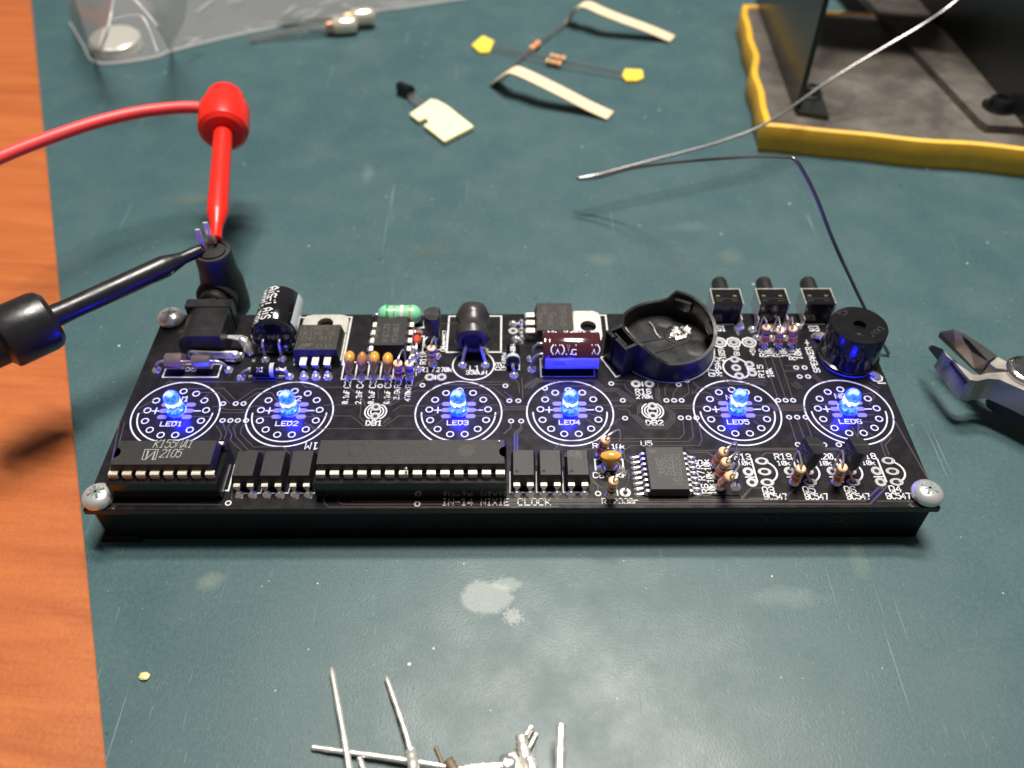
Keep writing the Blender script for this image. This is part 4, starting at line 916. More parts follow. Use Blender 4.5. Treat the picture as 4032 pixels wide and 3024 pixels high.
captext2('105oC', -32, 9.2, 4.6, 1.1, .22); captext2('1', -32, 1.5, 1.0, 1.1, .22); captext2('oC', -32, 2.9, 1.9, 1.0, .2); captext2('105', -32, 12.2, 10.4, 1.1, .22)
obj('lettering', b2, 'mark_white', o, smooth=False)
b2 = nb(); q = [(on(92)+sg*.5*math.sin(t)*RC2*.16, 3.5+1.3*math.cos(t)) for t in [i*math.pi/8 for i in range(16)]]
ribbon(b2, q, .14, .04, closed=True, fn=fn); obj('minus_sign', b2, 'cap_sleeve_brown', o, smooth=False)
for y in (16.1, 12.8):
    b2 = nb(); tube(b2, smoothpath([(7.0, y, 4.6), (6.0, y, 4.5), (4.9, y, 3.4), (4.35, y, .3)]), .3, 8); obj('lead', b2, 'wire_tin', o)
# ---- green moulded inductor
bm = nb(); gx0, gx1, gz, gr = -30.6, -20.6, 2.6, 2.25
Lg = gx1-gx0; lathe(bm, [(.5, 0), (1.2, .25), (1.9, .9), (gr, 1.7), (gr*.97, 2.4), (gr*.94, Lg/2), (gr*.97, Lg-2.4), (gr, Lg-1.7), (1.9, Lg-.9), (1.2, Lg-.25), (.5, Lg)], frame((gx0, 27.9, gz), (1, 0, 0)), 28)
gi = obj('green_choke', bm, 'green_body', clock, label='mint green moulded inductor with coloured rings')
for x, wd, m in ((2.1, .5, 'band_green'), (3.75, .35, 'band_gap'), (5.3, .7, 'band_silver'), (7.3, .4, 'band_gap')):
    b2 = nb(); lathe(b2, [(gr*.99+.02, x), (gr*.985+.02, x+wd)], frame((gx0, 27.9, gz), (1, 0, 0)), 28, False, False); obj('colour_band', b2, m, gi)
for s, x in ((-1, gx0), (1, gx1)):
    b2 = nb(); tube(b2, smoothpath([(x, 27.9, gz), (x+s*.7, 27.9, gz-.1), (x+s*1.2, 27.9, gz-1), (x+s*1.2, 27.9, .1)]), .35, 7); obj('lead', b2, 'wire_tin', gi)
# ---- red glass diode
bm = nb(); lathe(bm, [(.3, 0), (.72, .3), (.85, 1), (.85, 2.8), (.7, 3.3), (.3, 3.6)], frame((-21.2, 19.4, 1.5), (0, 1, .0)), 16); z_ = obj('glass_diode', bm, 'zener_red', clock, label='tiny orange glass diode')
b2 = nb(); tube(b2, smoothpath([(-21.2, 19.5, 1.5), (-21.2, 18.6, 1.5), (-21.2, 17.6, 1.1), (-21.2, 17.3, .2)]), .28, 7); obj('lead', b2, 'wire_tin', z_)
b2 = nb(); tube(b2, smoothpath([(-21.2, 22.9, 1.5), (-21.2, 23.7, 1.5), (-21.2, 24.5, 1.1), (-21.2, 24.7, .2)]), .28, 7); obj('lead', b2, 'wire_tin', z_)
b2 = nb(); lathe(b2, [(.87, 0), (.87, .7)], frame((-21.2, 21.4, 1.5), (0, 1, 0)), 16, False, False); obj('band', b2, 'band_black', z_)
# ---- TO-92 transistors
def to92(cx, cy, rot, z0, h, tilt=0.0, lab=None, legs=True):
    M = Matrix.Translation((cx, cy, z0)) @ Matrix.Rotation(rot, 4, 'Z') @ Matrix.Rotation(tilt, 4, 'X')
    pts = [(-2.0, -1.25), (2.0, -1.25)]+arc(0, 0, 2.36, -32, 212, 18)
    bm = nb(); prism(bm, pts, 0, h, .12, .16, M, mid=h*.5); o = obj('transistor', bm, 'moulding_black', clock, label=lab)
    b2 = nb(); ribbon(b2, [(-.2, -1.1), (-.1, 0), (.05, 1), (.0, 2.1)], .09, h+.005)
    for v in b2.verts: v.co = M@v.co
    obj('mould_line', b2, 'mark_dark', o, smooth=False)
    if legs:
        for k in (-1, 0, 1):
            b2 = nb(); top = M@V((k*1.3, -.1, .1)); yy = -15.7+k*2.62
            tube(b2, [top, top+V((0, 0, -.6)), V((cx if lab is None else cx, cy+ (k*1.3 if rot else 0), .1))] if lab else [top, V((57.9 if cx < 60 else 66.3, yy, .15))], .25, 6); obj('leg', b2, 'copper' if not lab else 'tin', o)
    return o
to92(-17.0, 21.2, math.radians(85), 3.6, 5.3, 0, 'black transistor standing between the green inductor and the drum coil')
for cx in (56.5, 64.9):
    o = to92(cx, -15.9, math.radians(-78), 3.3, 5.0, math.radians(-9))
    Mt = Matrix.Translation((cx, -15.9, 3.3)) @ Matrix.Rotation(math.radians(-78), 4, 'Z') @ Matrix.Rotation(math.radians(-9), 4, 'X')
    b2 = nb(); Mf = Mt @ Matrix.Translation((0, -1.27, 0)) @ Matrix.Rotation(math.pi/2, 4, 'X')
    text(b2, 'BC', (-1.3, 3.2), (1.2, 3.2), .8, .1, .01); text(b2, '547B', (-1.5, 1.9), (1.5, 1.9), .8, .1, .01)
    for v in b2.verts: v.co = Mf@v.co
    obj('marking', b2, 'mark_grey', o, smooth=False)
# ---- drum coil in heat shrink
bm = nb(); M = frame((-8.6, 16.6, 4.5), (0, 1, .06))
lathe(bm, [(2.1, .5), (2.3, .05), (3.0, -.1), (3.6, .25), (3.9, 1.0), (3.9, 2.0), (3.45, 2.8), (3.1, 4.0), (3.1, 5.4), (3.5, 6.5), (3.75, 7.2), (3.7, 8.4), (3.35, 9.3), (2.6, 9.9), (1.2, 10.0), (0, 10.0)], M, 30, False)
for v in bm.verts:
    n_ = math.sin(v.co.x*1.9+v.co.y*1.3)*.10+math.sin(v.co.y*2.7+v.co.z)*.07; c_ = V((-8.6, v.co.y, 4.5+.06*(v.co.y-16.6))); dd = v.co-c_
    if dd.length > .5: v.co += dd.normalized()*n_
o = obj('coil', bm, 'ferrite', clock, label='drum coil wrapped in black heat shrink lying on the board')
b2 = nb(); lathe(b2, [(2.15, .6), (0, .6)], M, 20, False, False); obj('coil_mouth_shade', b2, 'hole', o)  # black disc painted in as the shade inside the coil's opening
for x0, x1 in ((-10.0, -10.8), (-6.7, -5.8)):
    b2 = nb(); tube(b2, smoothpath([(x0, 17.6, 3.7), (x0, 16.4, 3.6), (x0*.85+x1*.15, 15.9, 3.1), (x1, 14.5, .6), (x1, 14.3, .1)]), .36, 8); obj('lead', b2, 'wire_tin', o)
bm = nb(); box(bm, -6.0, -5.2, 17.2, 19.2, .05, .2, .03); box(bm, -6.0, -5.2, 27.5, 29.6, .05, .2, .03); obj('coil_foot_pad', bm, 'tin', clock)
# ---- axial diodes
def axial(name, p0, p1, R_, m, holes, lab, bend=1.6, z=None, seal=.25, wr=.33):
    p0, p1 = V(p0), V(p1); L_ = (p1-p0).length; M = frame(p0, p1-p0); bm = nb()
    lathe(bm, [(R_-seal, 0), (R_, seal), (R_, L_-seal), (R_-seal, L_)], M, 26); o = obj(name, bm, m, clock, label=lab)
    d = (p1-p0).normalized()
    for p, s, h in ((p0, -1, holes[0]), (p1, 1, holes[1])):
        b2 = nb(); h = V((h[0], h[1], .15)); tube(b2, smoothpath([p, p+d*s*.8, (p+d*s*.8)*.35+h*.65+V((0, 0, p.z*.35)), h]), wr, 8); obj('lead', b2, 'wire_tin', o)
    return o, M, L_
o, M, L_ = axial('rectifier_diode', (-56.0, 10.9, 1.9), (-50.6, 10.9, 1.9), 1.55, 'plastic_gloss', ((-58.8, 10.5), (-48.3, 10.8)), 'small black diode with a pale end band')
b2 = nb(); lathe(b2, [(1.57, 4.0), (1.57, 4.9)], M, 26, False, False); obj('cathode_band', b2, 'cap_stripe', o)
b2 = nb(); text(b2, 'N1', (0, 0), (1.4, 0), .9, .16, 0)
for v in b2.verts:
    a = math.radians(55)-v.co.y/1.57*1.0; v.co = V((-54.6+v.co.x, 10.9-1.60*math.cos(a+.15)-.0, 1.9+1.60*math.sin(a+.15)))
obj('marking', b2, 'mark_white', o, smooth=False)
o, M, L_ = axial('fast_diode', (.3, 17.8, 1.9), (.3, 12.7, 1.9), 1.5, 'plastic_gloss', ((.4, 19.3), (.5, 11.1)), 'small black diode pointing at the camera with a silver band')
b2 = nb(); lathe(b2, [(1.52, 3.4), (1.52, 4.3)], M, 26, False, False); obj('cathode_band', b2, 'cap_stripe', o)
b2 = nb(); text(b2, '4004', (0, 0), (2.9, 0), 1.0, .13, 0)
for v in b2.verts: a = math.radians(90)+(v.co.y-.5)/1.53; v.co = V((.3+1.54*math.cos(a), 14.4+v.co.x, 1.9+1.54*math.sin(a)))
obj('marking', b2, 'mark_white', o, smooth=False)
# glass tube at the power input
M = frame((-74.7, 12.9, 2.6), (1, 0, 0)); bm = nb()
lathe(bm, [(1.5, 0), (1.75, .15), (1.75, 9.6), (1.5, 9.8)], M, 28); gt = obj('glass_tube_fuse', bm, 'clear_glass', clock, label='clear glass tube with metal ends lying across the board corner')
b2 = nb(); lathe(b2, [(1.0, -.35), (1.75, -.2), (1.84, .05), (1.84, 3.3), (1.7, 3.5)], M, 28); obj('end_cap', b2, 'dark_metal', gt)
b2 = nb(); lathe(b2, [(1.45, 5.6), (1.5, 5.8), (1.5, 9.2), (1.2, 9.5)], M, 28); obj('inner_sleeve', b2, 'dark_metal', gt)
b2 = nb(); cyl(b2, (-71.2, 12.9, 2.6), (-69.0, 12.9, 2.6), .3, seg=8); obj('filament', b2, 'copper', gt)
for pts in ([(-74.9, 12.9, 2.6), (-75.9, 12.9, 2.6), (-77.2, 12.85, 1.9), (-77.8, 12.8, .2)], [(-64.9, 12.9, 2.6), (-64.0, 12.9, 2.6), (-62.8, 12.85, 1.8), (-62.0, 12.8, .2)]):
    b2 = nb(); tube(b2, smoothpath(pts), .33, 8); obj('lead', b2, 'wire_tin', gt)
# ---- power jack
bm = nb(); M = Matrix.Translation((0, 16.4, 0)) @ Matrix.Rotation(-math.pi/2, 4, 'X') @ Matrix.Scale(-1, 4, (0, 1, 0))
# cross-section in x,z swept along y
sec = [(-63.2, .15), (-63.2, 6.6), (-69.6, 6.6)]+arc(-69.9, 3.6, 3.0, 95, 175, 8)+[(-73.0, .8), (-72.5, .15)]
def sweep_y(bm, sec, y0, y1, bev=.15):
    r0 = [bm.verts.new((x, y0, z)) for x, z in sec]; r1 = [bm.verts.new((x, y1, z)) for x, z in sec]; n = len(sec)
    for k in range(n): bm.faces.new([r0[k], r1[k], r1[(k+1) % n], r0[(k+1) % n]])
    bm.faces.new(r0); bm.faces.new(r1[::-1])
sweep_y(bm, sec, 16.6, 26.0)
box(bm, -73.4, -63.0, 26.0, 28.7, .1, 6.85, .15); bmesh.ops.recalc_face_normals(bm, faces=bm.faces[:])
jk = obj('power_jack', bm, 'plastic_black', clock, label='black power socket at the back left corner')
b2 = nb(); sweep_y(b2, [(-64.4, 6.62), (-64.4, 6.68), (-69.2, 6.68), (-69.2, 6.62)], 18.3, 18.45); box(b2, -67.1, -66.5, 18.2, 18.9, 6.60, 6.66); obj('mould_mark', b2, 'hole', jk)
b2 = nb(); pts = arc(-70.1, 1.9, 1.15, 90, 270, 8)+[(-65, .95), (-60.6, .8)]+arc(-60.6, 1.9, .9, -80, 80, 6)+[(-65, 2.7)]
r0 = nb(); prism(b2, [(x, z) for x, z in pts], -.2, .2, 0, 0, Matrix.Translation((0, 15.7, 0)) @ Matrix.Rotation(math.pi/2, 4, 'X')); bmesh.ops.recalc_face_normals(b2, faces=b2.faces[:]); obj('solder_lug', b2, 'tin', jk)
b2 = nb(); lathe(b2, [(.7, 0), (.62, .12), (.4, .14)], frame((-70.1, 15.5, 1.9), (0, -1, 0)), 16); obj('lug_hole', b2, 'hole', jk)
b2 = nb(); bmesh.ops.create_icosphere(b2, subdivisions=3, radius=1, matrix=Matrix.Translation((-61.4, 15.6, 1.3)) @ Matrix.Diagonal((2.1, 1.0, 1.35, 1)))
for v in b2.verts: v.co += V((math.sin(v.co.x*5), math.cos(v.co.z*6), math.sin(v.co.x*4+v.co.y*5)))*.12
obj('solder_joint', b2, 'solder', jk)
b2 = nb(); pts = [(-63.2, 20.6), (-60.0, 20.6), (-58.5, 19.8), (-58.5, 18.8), (-60.2, 18.9), (-63.2, 19.6)]; prism(b2, pts[::-1], 2.9, 3.2, 0, .05); obj('solder_lug', b2, 'tin', jk)
b2 = nb(); tube(b2, smoothpath([(-60.4, 19.6, 2.9), (-59.3, 19.0, 2.3), (-58.4, 17.9, 1.1), (-57.9, 17.4, .2)]), [.9, .95, 1.0, 1.05, 1.1, 1.1, 1.1, 1.1, 1.1, 1.15, 1.15, 1.1, 1.0, .9, .9, .8, .8, .8, .8][:19], 12); obj('solder_joint', b2, 'solder', jk)
# ---- coin cell holder
HK = [(-10, 5.8), (0, 6.2), (30, 7.2), (55, 8.0), (73, 8.2), (76, 7.9), (84, 5.6), (92, 5.0), (110, 4.9), (140, 5.4), (160, 6.4), (185, 7.4), (205, 8.0), (228, 8.0), (262, 5.0), (300, 5.0), (330, 5.4), (350, 5.8)]
def hh(a):
    a = a % 360
    for (a0, h0), (a1, h1) in zip(HK, HK[1:]+[(360, 6.2)]):
        if a0 <= a <= a1: return h0+(h1-h0)*(a-a0)/max(a1-a0, 1e-6)
    return 6.0
bm = nb(); n = 120; ro, ri = BR, BR-.75; rings = [[], [], [], []]
for k in range(n):
    a = 360*k/n; ca, sa = math.cos(math.radians(a)), math.sin(math.radians(a)); h = hh(a)
    for lst, r, z in zip(rings, (ro, ro, ri, ri), (.15, h, h, 1.0)): lst.append(bm.verts.new((BC.x+r*ca, BC.y+r*sa, z)))
for A_, B_ in zip(rings, rings[1:]):
    for k in range(n): bm.faces.new([A_[k], A_[(k+1) % n], B_[(k+1) % n], B_[k]])
bm.faces.new(rings[3]); bm.faces.new(rings[0][::-1])
hold = obj('coin_cell_holder', bm, 'plastic_black', clock, label='empty round black coin cell holder')
u = (V((24.2, 10.8))-V((20.6, 17.1))).normalized(); wv = V((-u.y, u.x)); o_ = V((20.4, 16.9))
def hb(a0, a1, b0, b1, z0, z1, bm_, bev=.06):
    Mh = Matrix.Translation((o_.x, o_.y, 0)) @ Matrix(((u.x, wv.x, 0, 0), (u.y, wv.y, 0, 0), (0, 0, 1, 0), (0, 0, 0, 1))); box(bm_, a0, a1, b0, b1, z0, z1, bev, Mh)
b2 = nb()
hb(0, 2.6, 0, .9, .2, 7.6, b2); hb(3.3, 7.3, 0, .9, .2, 7.9, b2); hb(0, .8, .9, 4.2, .2, 7.6, b2); hb(6.5, 7.3, .9, 4.2, .2, 7.9, b2); hb(.8, 6.5, .9, 4.2, .2, 2.4, b2); hb(2.6, 3.3, .4, 1.4, .2, 5.8, b2)
bmesh.ops.recalc_face_normals(b2, faces=b2.faces[:]); obj('contact_housing', b2, 'plastic_black', hold, smooth=False)
b2 = nb(); hb(1.2, 5.6, 1.5, 1.75, 2.4, 7.2, b2, .03); obj('spring_contact', b2, 'steel', hold, smooth=False)
b2 = nb(); p_ = lambda x, y, z: zp('C', x, y, z)
tube(b2, smoothpath([p_(1020, 420, 5.2), p_(1060, 480, 4.6), p_(1110, 530, 3.8), p_(1135, 560, 2.6)]), .3, 8); tube(b2, smoothpath([p_(1230, 370, 1.6), p_(1265, 410, 1.5), p_(1290, 470, 1.3), p_(1330, 510, 1.2)]), .12, 6)
obj('contact_wire', b2, 'tin', hold)
for cx, cy in ((1375, 350), (1640, 592)):
    p = zp('C', cx, cy, 1.2); b2 = nb(); lathe(b2, [(2.6, 1.0), (2.0, 1.05), (1.42, 1.12), (1.38, 1.12), (1.34, 1.06), (0, 1.06)], Matrix.Translation((p.x, p.y, 0)), 28, False, False); obj('moulded_boss', b2, 'plastic_black', hold)
b2 = nb(); p = zp('C', 1500, 480, 1.0); lathe(b2, [(3.2, 1.01), (3.1, 1.2), (2.9, 1.2), (2.8, 1.03)], Matrix.Translation((p.x-.6, p.y-.2, 0)), 36, False, False)
for (xa_, ya_), (xb_, yb_) in (((1090, 560), (1350, 515)), ((1290, 640), (1520, 560)), ((1560, 350), (1600, 400))):
    qa, qb = zp('C', xa_, ya_, 1).xy, zp('C', xb_, yb_, 1).xy; ribbon(b2, [qa, qb], .5, 1.02, .12)
obj('moulded_rib', b2, 'plastic_black', hold)
b2 = nb(); Mh = Matrix.Translation((41.0, 28.0, 0)); 
for a_, zt in ((62, 7.0), (5, 5.5)):
    Mh = Matrix.Translation((BC.x, BC.y, 0)) @ Matrix.Rotation(math.radians(a_), 4, 'Z'); box(b2, ri-1.1, ri+.2, -2.0, 2.0, 4.2, zt-.3, .1, Mh)
obj('retaining_tab', b2, 'plastic_black', hold, smooth=False)
b2 = nb(); random.seed(3)
for k in range(46):
    a = random.random()*6.28; r = random.random()**.5; px = 1490+95*r*math.cos(a); py = 472+52*r*math.sin(a)-.25*(95*r*math.cos(a)); p = zp('C', px, py, 1.1); rr = .22+.32*random.random()
    bmesh.ops.create_icosphere(b2, subdivisions=1, radius=rr, matrix=Matrix.Translation((p.x, p.y, 1.2+.2*random.random())) @ Matrix.Rotation(random.random()*3, 4, 'Z') @ Matrix.Diagonal((1.5, .8, .8, 1)))
obj('solder_lump', b2, 'tin', hold)
# ---- side push switches
def switch(x0):
    bm = nb(); box(bm, x0+.35, x0+6.65, 27.5, 32.2, .3, 5.75, .12); sw = obj('push_switch', bm, 'plastic_gloss', clock)
    b2 = nb(); box(b2, x0, x0+.28, 27.2, 32.6, 1.0, 6.2, .05); obj('steel_bracket', b2, 'tin', sw)
    b2 = nb(); box(b2, x0+6.72, x0+7.0, 27.2, 32.6, 1.0, 6.2, .05); obj('steel_bracket', b2, 'tin', sw)
    b2 = nb(); box(b2, x0+.28, x0+6.72, 32.3, 32.6, 1.0, 6.2, .05); obj('steel_bracket', b2, 'tin', sw)
    b2 = nb(); prism(b2, [(x0+.05, 27.1), (x0+.35, 27.1), (x0+.35, 25.6), (x0+.05, 25.4)], 0, 3.0, 0, .0); prism(b2, [(x0+6.65, 25.4), (x0+6.95, 25.6), (x0+6.95, 27.1), (x0+6.65, 27.1)], 0, 3.0, 0, 0); obj('bracket_leg', b2, 'tin', sw, smooth=False)
    for dx in (1.6, 5.4):
        b2 = nb(); box(b2, x0+dx-.45, x0+dx+.45, 30.0, 30.5, 5.75, 6.0, .08); obj('contact_stud', b2, 'gold_switch', sw)
    b2 = nb(); box(b2, x0+1.0, x0+2.4, 28.6, 28.8, 5.74, 5.84); box(b2, x0+4.6, x0+6.0, 28.6, 28.8, 5.74, 5.84); box(b2, x0+.9, x0+6.1, 29.3, 29.45, 5.74, 5.86); obj('moulded_rib', b2, 'epoxy_grey', sw, smooth=False)
    b2 = nb(); lathe(b2, [(1.8, 0), (1.8, 5.0), (1.65, 5.5), (1.2, 5.8), (0, 5.9)], frame((x0+3.5, 32.6, 3.6), (0, 1, 0)), 22); obj('button', b2, 'rubber_black', sw)
    b2 = nb(); lathe(b2, [(1.1, .02), (1.0, .5), (.6, 1.4), (.2, 1.8), (0, 1.9)], Matrix.Translation((x0+6.9, 25.9, 0)), 12, False); obj('solder_joint', b2, 'solder', sw)
    return sw
s_ = switch(45.6); dup(s_, (10.45, 0, 0)); dup(s_, (20.9, 0, 0))
# ---- buzzer
bx, by = 74.5, 16.2; bm = nb(); Mb = Matrix.Translation((bx, by, 0))
lathe(bm, [(6.55, .5), (6.6, .7), (6.6, 1.3), (6.1, 1.5), (6.05, 2.2), (5.95, 3.6), (6.0, 3.9), (6.0, 9.5), (5.85, 9.75), (5.2, 9.8), (1.3, 9.8), (1.3, 8.6), (0, 8.6)], Mb, 56, True, False)
bz = obj('buzzer', bm, 'plastic_gloss', clock, label='round black buzzer with a hole in its lid', origin=(bx, by, 5))
b2 = nb(); lathe(b2, [(6.35, .05), (6.35, .5), (5, .5)], Mb, 48, False, False); obj('base_disc', b2, 'cap_stripe', bz)  # pale disc showing under the buzzer's lower lip
b2 = nb(); text(b2, 'G1', (bx-3.9, by+3.6), (bx-1.7, by+4.4), 1.0, .12, 9.83); ribbon(b2, circ(bx-2.8, by+4.3, 1.2, 24), .1, 9.83, closed=True); text(b2, 'JYX1', (bx+1.6, by-3.9), (bx+5.0, by-1.2), 1.1, .12, 9.83); text(b2, '+', (bx-1.9, by-3.2), (bx-.7, by-3.8), 1.2, .16, 9.83); obj('moulded_lettering', b2, 'epoxy_grey', bz, smooth=False)
bm = nb(); tube(bm, smoothpath([(69.0, 22.6, .4), (69.6, 21.9, 1.2), (70.2, 21.2, 1.3)]), 1.0, 10); obj('solder_joint', bm, 'solder', clock)
bm = nb(); tube(bm, smoothpath([(77.9, 10.9, .6), (78.8, 10.4, .6), (79.6, 9.9, .3)]), .55, 10); obj('solder_joint', bm, 'solder', clock)
# ================================================================== PLUG ADAPTER
px_, py_ = -67.6, 36.4
plug = thing('angled_plug', (px_, py_, MATZ+4), 'black right angled plug adapter pushed into the power socket and gripped by both test clips', 'plug')
bm = nb(); M = Matrix.Translation((px_, py_, 0))
lathe(bm, [(4.2, -3.4), (4.8, -2.6), (5.0, 0), (4.9, 5.5), (4.25, 9.5), (4.15, 13.4), (4.1, 14.2), (4.0, 14.45), (3.3, 14.5), (3.25, 14.15), (2.9, 14.15), (2.85, 14.6), (0, 14.65)], M, 40); obj('plug_body', bm, 'rubber_black', plug)
bm = nb(); M = frame((px_-.6, py_-1.5, 3.6), (-.10, -1, 0)); lathe(bm, [(4.7, -2), (4.7, 2.6), (4.4, 3.0), (3.5, 3.05), (3.4, 4.6), (3.1, 4.9)], M, 36); obj('plug_neck', bm, 'rubber_black', plug)
bm = nb(); lathe(bm, [(2.6, 4.6), (2.6, 6.4)], M, 30); obj('metal_ring', bm, 'steel', plug)
tops = [V((px_-.6, py_+2.4, 14.4)), V((px_-1.7, py_-.2, 14.4))]
for t in tops:
    bm = nb(); box(bm, t.x-.55, t.x+.55, t.y-.25, t.y+.25, 14.0, 20.5, .06); obj('contact_prong', bm, 'pin_tin', plug)
# ================================================================== TEST CLIPS
def clip(name, tip, head, col, lab, wire, wcol, ws):
    tip, head = V(tip), V(head); ax = (head-tip); L_ = ax.length; d = ax.normalized(); M = frame(tip, d)
    t = thing(name, tip, lab, 'test clip', 'hook test clips')
    bm = nb(); sh = L_-2
    lathe(bm, [(1.35, 0), (1.4, 4.4), (1.5, 4.8), (2.35, 8.3), (2.45, 9.0), (2.35, 20), (2.3, 30), (2.45, sh-6.6)], M, 30); obj('shaft', bm, col, t)
    bm = nb(); z0 = sh-7
    lathe(bm, [(2.4, z0), (5.0, z0+.1), (6.1, z0+1.1), (6.4, z0+2.4), (6.4, z0+9.6), (6.2, z0+10.2), (5.4, z0+10.6), (4.9, z0+11.0), (4.9, z0+15.2), (4.5, z0+16.0), (3.2, z0+16.5), (0, z0+16.6)], M, 44); hd = obj('thumb_cap', bm, col, t)
    bm = nb(); hk = frame(tip, d); pts = [hk@V(p) for p in ((0, 0, 1.0), (0, 0, -.6), (0, .5, -1.3), (0, 1.3, -1.4), (0, 1.8, -.8))]; tube(bm, smoothpath(pts), .42, 8); obj('hook', bm, 'copper', t)
    if wire:
        bm = nb(); tube(bm, smoothpath([M@V((0, 0, z0+6))]+wire, 8), ws, 12); obj('cable', bm, wcol, t)
    return t
H1 = Dd(485, 243, 223)
tip1 = tops[0]+V((.9, .6, 1.0))
d1 = (H1-tip1).normalized()
wr = [Dd(432, 233, 222), Dd(330, 238, 219), Dd(230, 258, 214), Dd(120, 293, 207), Dd(0, 340, 198), Dd(-120, 400, 188), Dd(-260, 470, 180)]
clip('red_test_clip', tip1, H1, 'red_plastic', 'bright red hook test clip leaning back from the plug, with a red cable', wr, 'red_cable', 1.55)
H2 = Dd(20, 727, 172)
tip2 = tops[1]+V((-.6, -.4, .7))
clip('black_test_clip', tip2, H2, 'plastic_black', 'glossy black hook test clip reaching out of the picture at the left edge', [], None, 1)
# ================================================================== SOLDER STAND
BZ = MATZ+8.0
def DB(x, y): return D(x, y, BZ)
stand = thing('solder_reel_stand', (130, 160, MATZ), 'black reel stand on a dusty base plate with a thick wavy yellow rim', 'reel stand')
fl, fr, bl = DB(1648, 276), DB(2330, 340), DB(1602, 14)
dirx = (fr-fl).normalized(); diry = (bl-fl).normalized()
Lx, Ly = 118.0, (bl-fl).length+1
def bp(a, b): return fl+dirx*a+diry*b
random.seed(5)
def wob(t): return .45*math.sin(t*.115)+.35*math.sin(t*.21+1)
outer = []
for i in range(50): t = i*Lx/50; p = bp(t, 0)+diry*wob(t)*.8; outer.append(p)
for i in range(44): t = i*Ly/44; p = bp(Lx, t); outer.append(p)
for i in range(50): t = Lx-i*Lx/50; p = bp(t, Ly)+diry*wob(t)*.4; outer.append(p)
for i in range(44): t = Ly-i*Ly/44; p = bp(0, t)+dirx*wob(t*1.25+3)*1.1; outer.append(p)
def ringmesh(bm, loops):
    vs = [[bm.verts.new(p) for p in lp] for lp in loops]
    for A_, B_ in zip(vs, vs[1:]):
        n = len(A_)
        for k in range(n): bm.faces.new([A_[k], A_[(k+1) % n], B_[(k+1) % n], B_[k]])
    return vs
cen = bp(Lx/2, Ly/2)
def toward(p, d, z):
    q = p.copy(); v = cen-q; v.z = 0
    a = q-fl; u_, w_ = a.dot(dirx), a.dot(diry)
    du = 1 if u_ < 3 else (-1 if u_ > Lx-3 else 0); dw = 1 if w_ < 3 else (-1 if w_ > Ly-3 else 0)
    q = q+dirx*du*d+diry*dw*d; q.z = z; return q
bm = nb()
ringmesh(bm, [[toward(p, 0, MATZ+.02) for p in outer], [toward(p, -.5, MATZ+2) for p in outer], [toward(p, -.3, BZ-1.2) for p in outer], [toward(p, .2, BZ+.5) for p in outer], [toward(p, 1.1, BZ+.9) for p in outer], [toward(p, 2.0, BZ+.6) for p in outer], [toward(p, 2.5, BZ-.4) for p in outer]])
bmesh.ops.recalc_face_normals(bm, faces=bm.faces[:]); obj('yellow_rim', bm, 'yellow_foam', stand)
bm = nb(); lo = [toward(p, 2.2, BZ) for p in outer]; vs = ringmesh(bm, [[toward(p, 1.5, MATZ+.5) for p in outer], lo]); bm.faces.new(vs[1]); bmesh.ops.recalc_face_normals(bm, faces=bm.faces[:]); obj('base_plate', bm, 'dusty_rubber', stand, smooth=False)
# left upright
a = DB(1716, 244); b = DB(1641, 30); dd = (b-a).normalized(); b = a+dd*((b-a).length+12); nn = V((dd.y, -dd.x, 0)); hgt = 95
bm = nb(); pts = [a.xy, (a+nn*1.6).xy, (b+nn*1.6).xy, b.xy]; prism(bm, pts, BZ, BZ+hgt); bmesh.ops.recalc_face_normals(bm, faces=bm.faces[:]); obj('upright_plate', bm, 'plate_dark', stand, smooth=False)
def foot(poly, screws, z1):
    bm = nb(); prism(bm, [p.xy for p in poly], BZ+.02, z1, 0, .25); bmesh.ops.recalc_face_normals(bm, faces=bm.faces[:]); f = obj('foot_flange', bm, 'plate_dark', stand, smooth=False)
    for p, r in screws:
        bm = nb(); lathe(bm, [(r*1.25, z1), (r*1.25, z1+.5), (r, z1+.7), (r*.95, z1+1.6), (r*.7, z1+2.6), (r*.35, z1+2.9), (r*.3, z1+2.2), (0, z1+2.2)], Matrix.Translation((p.x, p.y, 0)), 24, False); obj('flange_screw', bm, 'plate_dark', f)
foot([DB(1718, 250), DB(1790, 262), DB(1775, 216), DB(1732, 205)], [(DB(1748, 213, ), 3.0)], BZ+1.6)
a = DB(2170+60, 400); 
# right foot strip and upright
r0, r1, r2_, r3 = DB(1872, 30), DB(2118, 285), DB(2300, 300), DB(2020, 60)
def flangepoly():
    p1 = DB(1800, -60); p2 = DB(2110, 276); p3 = DB(2126, 287); p4 = DB(2225, 292); p5 = DB(1925, -60)
    return [p1, p2, p3, p4, p5]
bm = nb(); prism(bm, [p.xy for p in flangepoly()], BZ+.02, BZ+2.4, 0, .4); bmesh.ops.recalc_face_normals(bm, faces=bm.faces[:]); f2_ = obj('foot_flange', bm, 'dusty_rubber', stand, smooth=False)
for (x, y) in ((2158, 232), (2037, 44)):
    p = D(x, y, BZ+2.4); bm = nb(); r = 4.2 if y > 100 else 4.0; z1 = BZ+2.4
    lathe(bm, [(r*1.25, z1), (r*1.25, z1+.5), (r, z1+.6), (r*.97, z1+1.6), (r*.75, z1+3.0), (r*.4, z1+3.4), (r*.35, z1+2.6), (0, z1+2.6)], Matrix.Translation((p.x, p.y, 0)), 30, False); obj('flange_screw', bm, 'plastic_gloss', f2_)
a = D(2235, 300, BZ+2.4); b = D(1935, -60, BZ+2.4); dd = (b-a).normalized(); nn = V((dd.y, -dd.x, 0))
a2 = a-dd*30
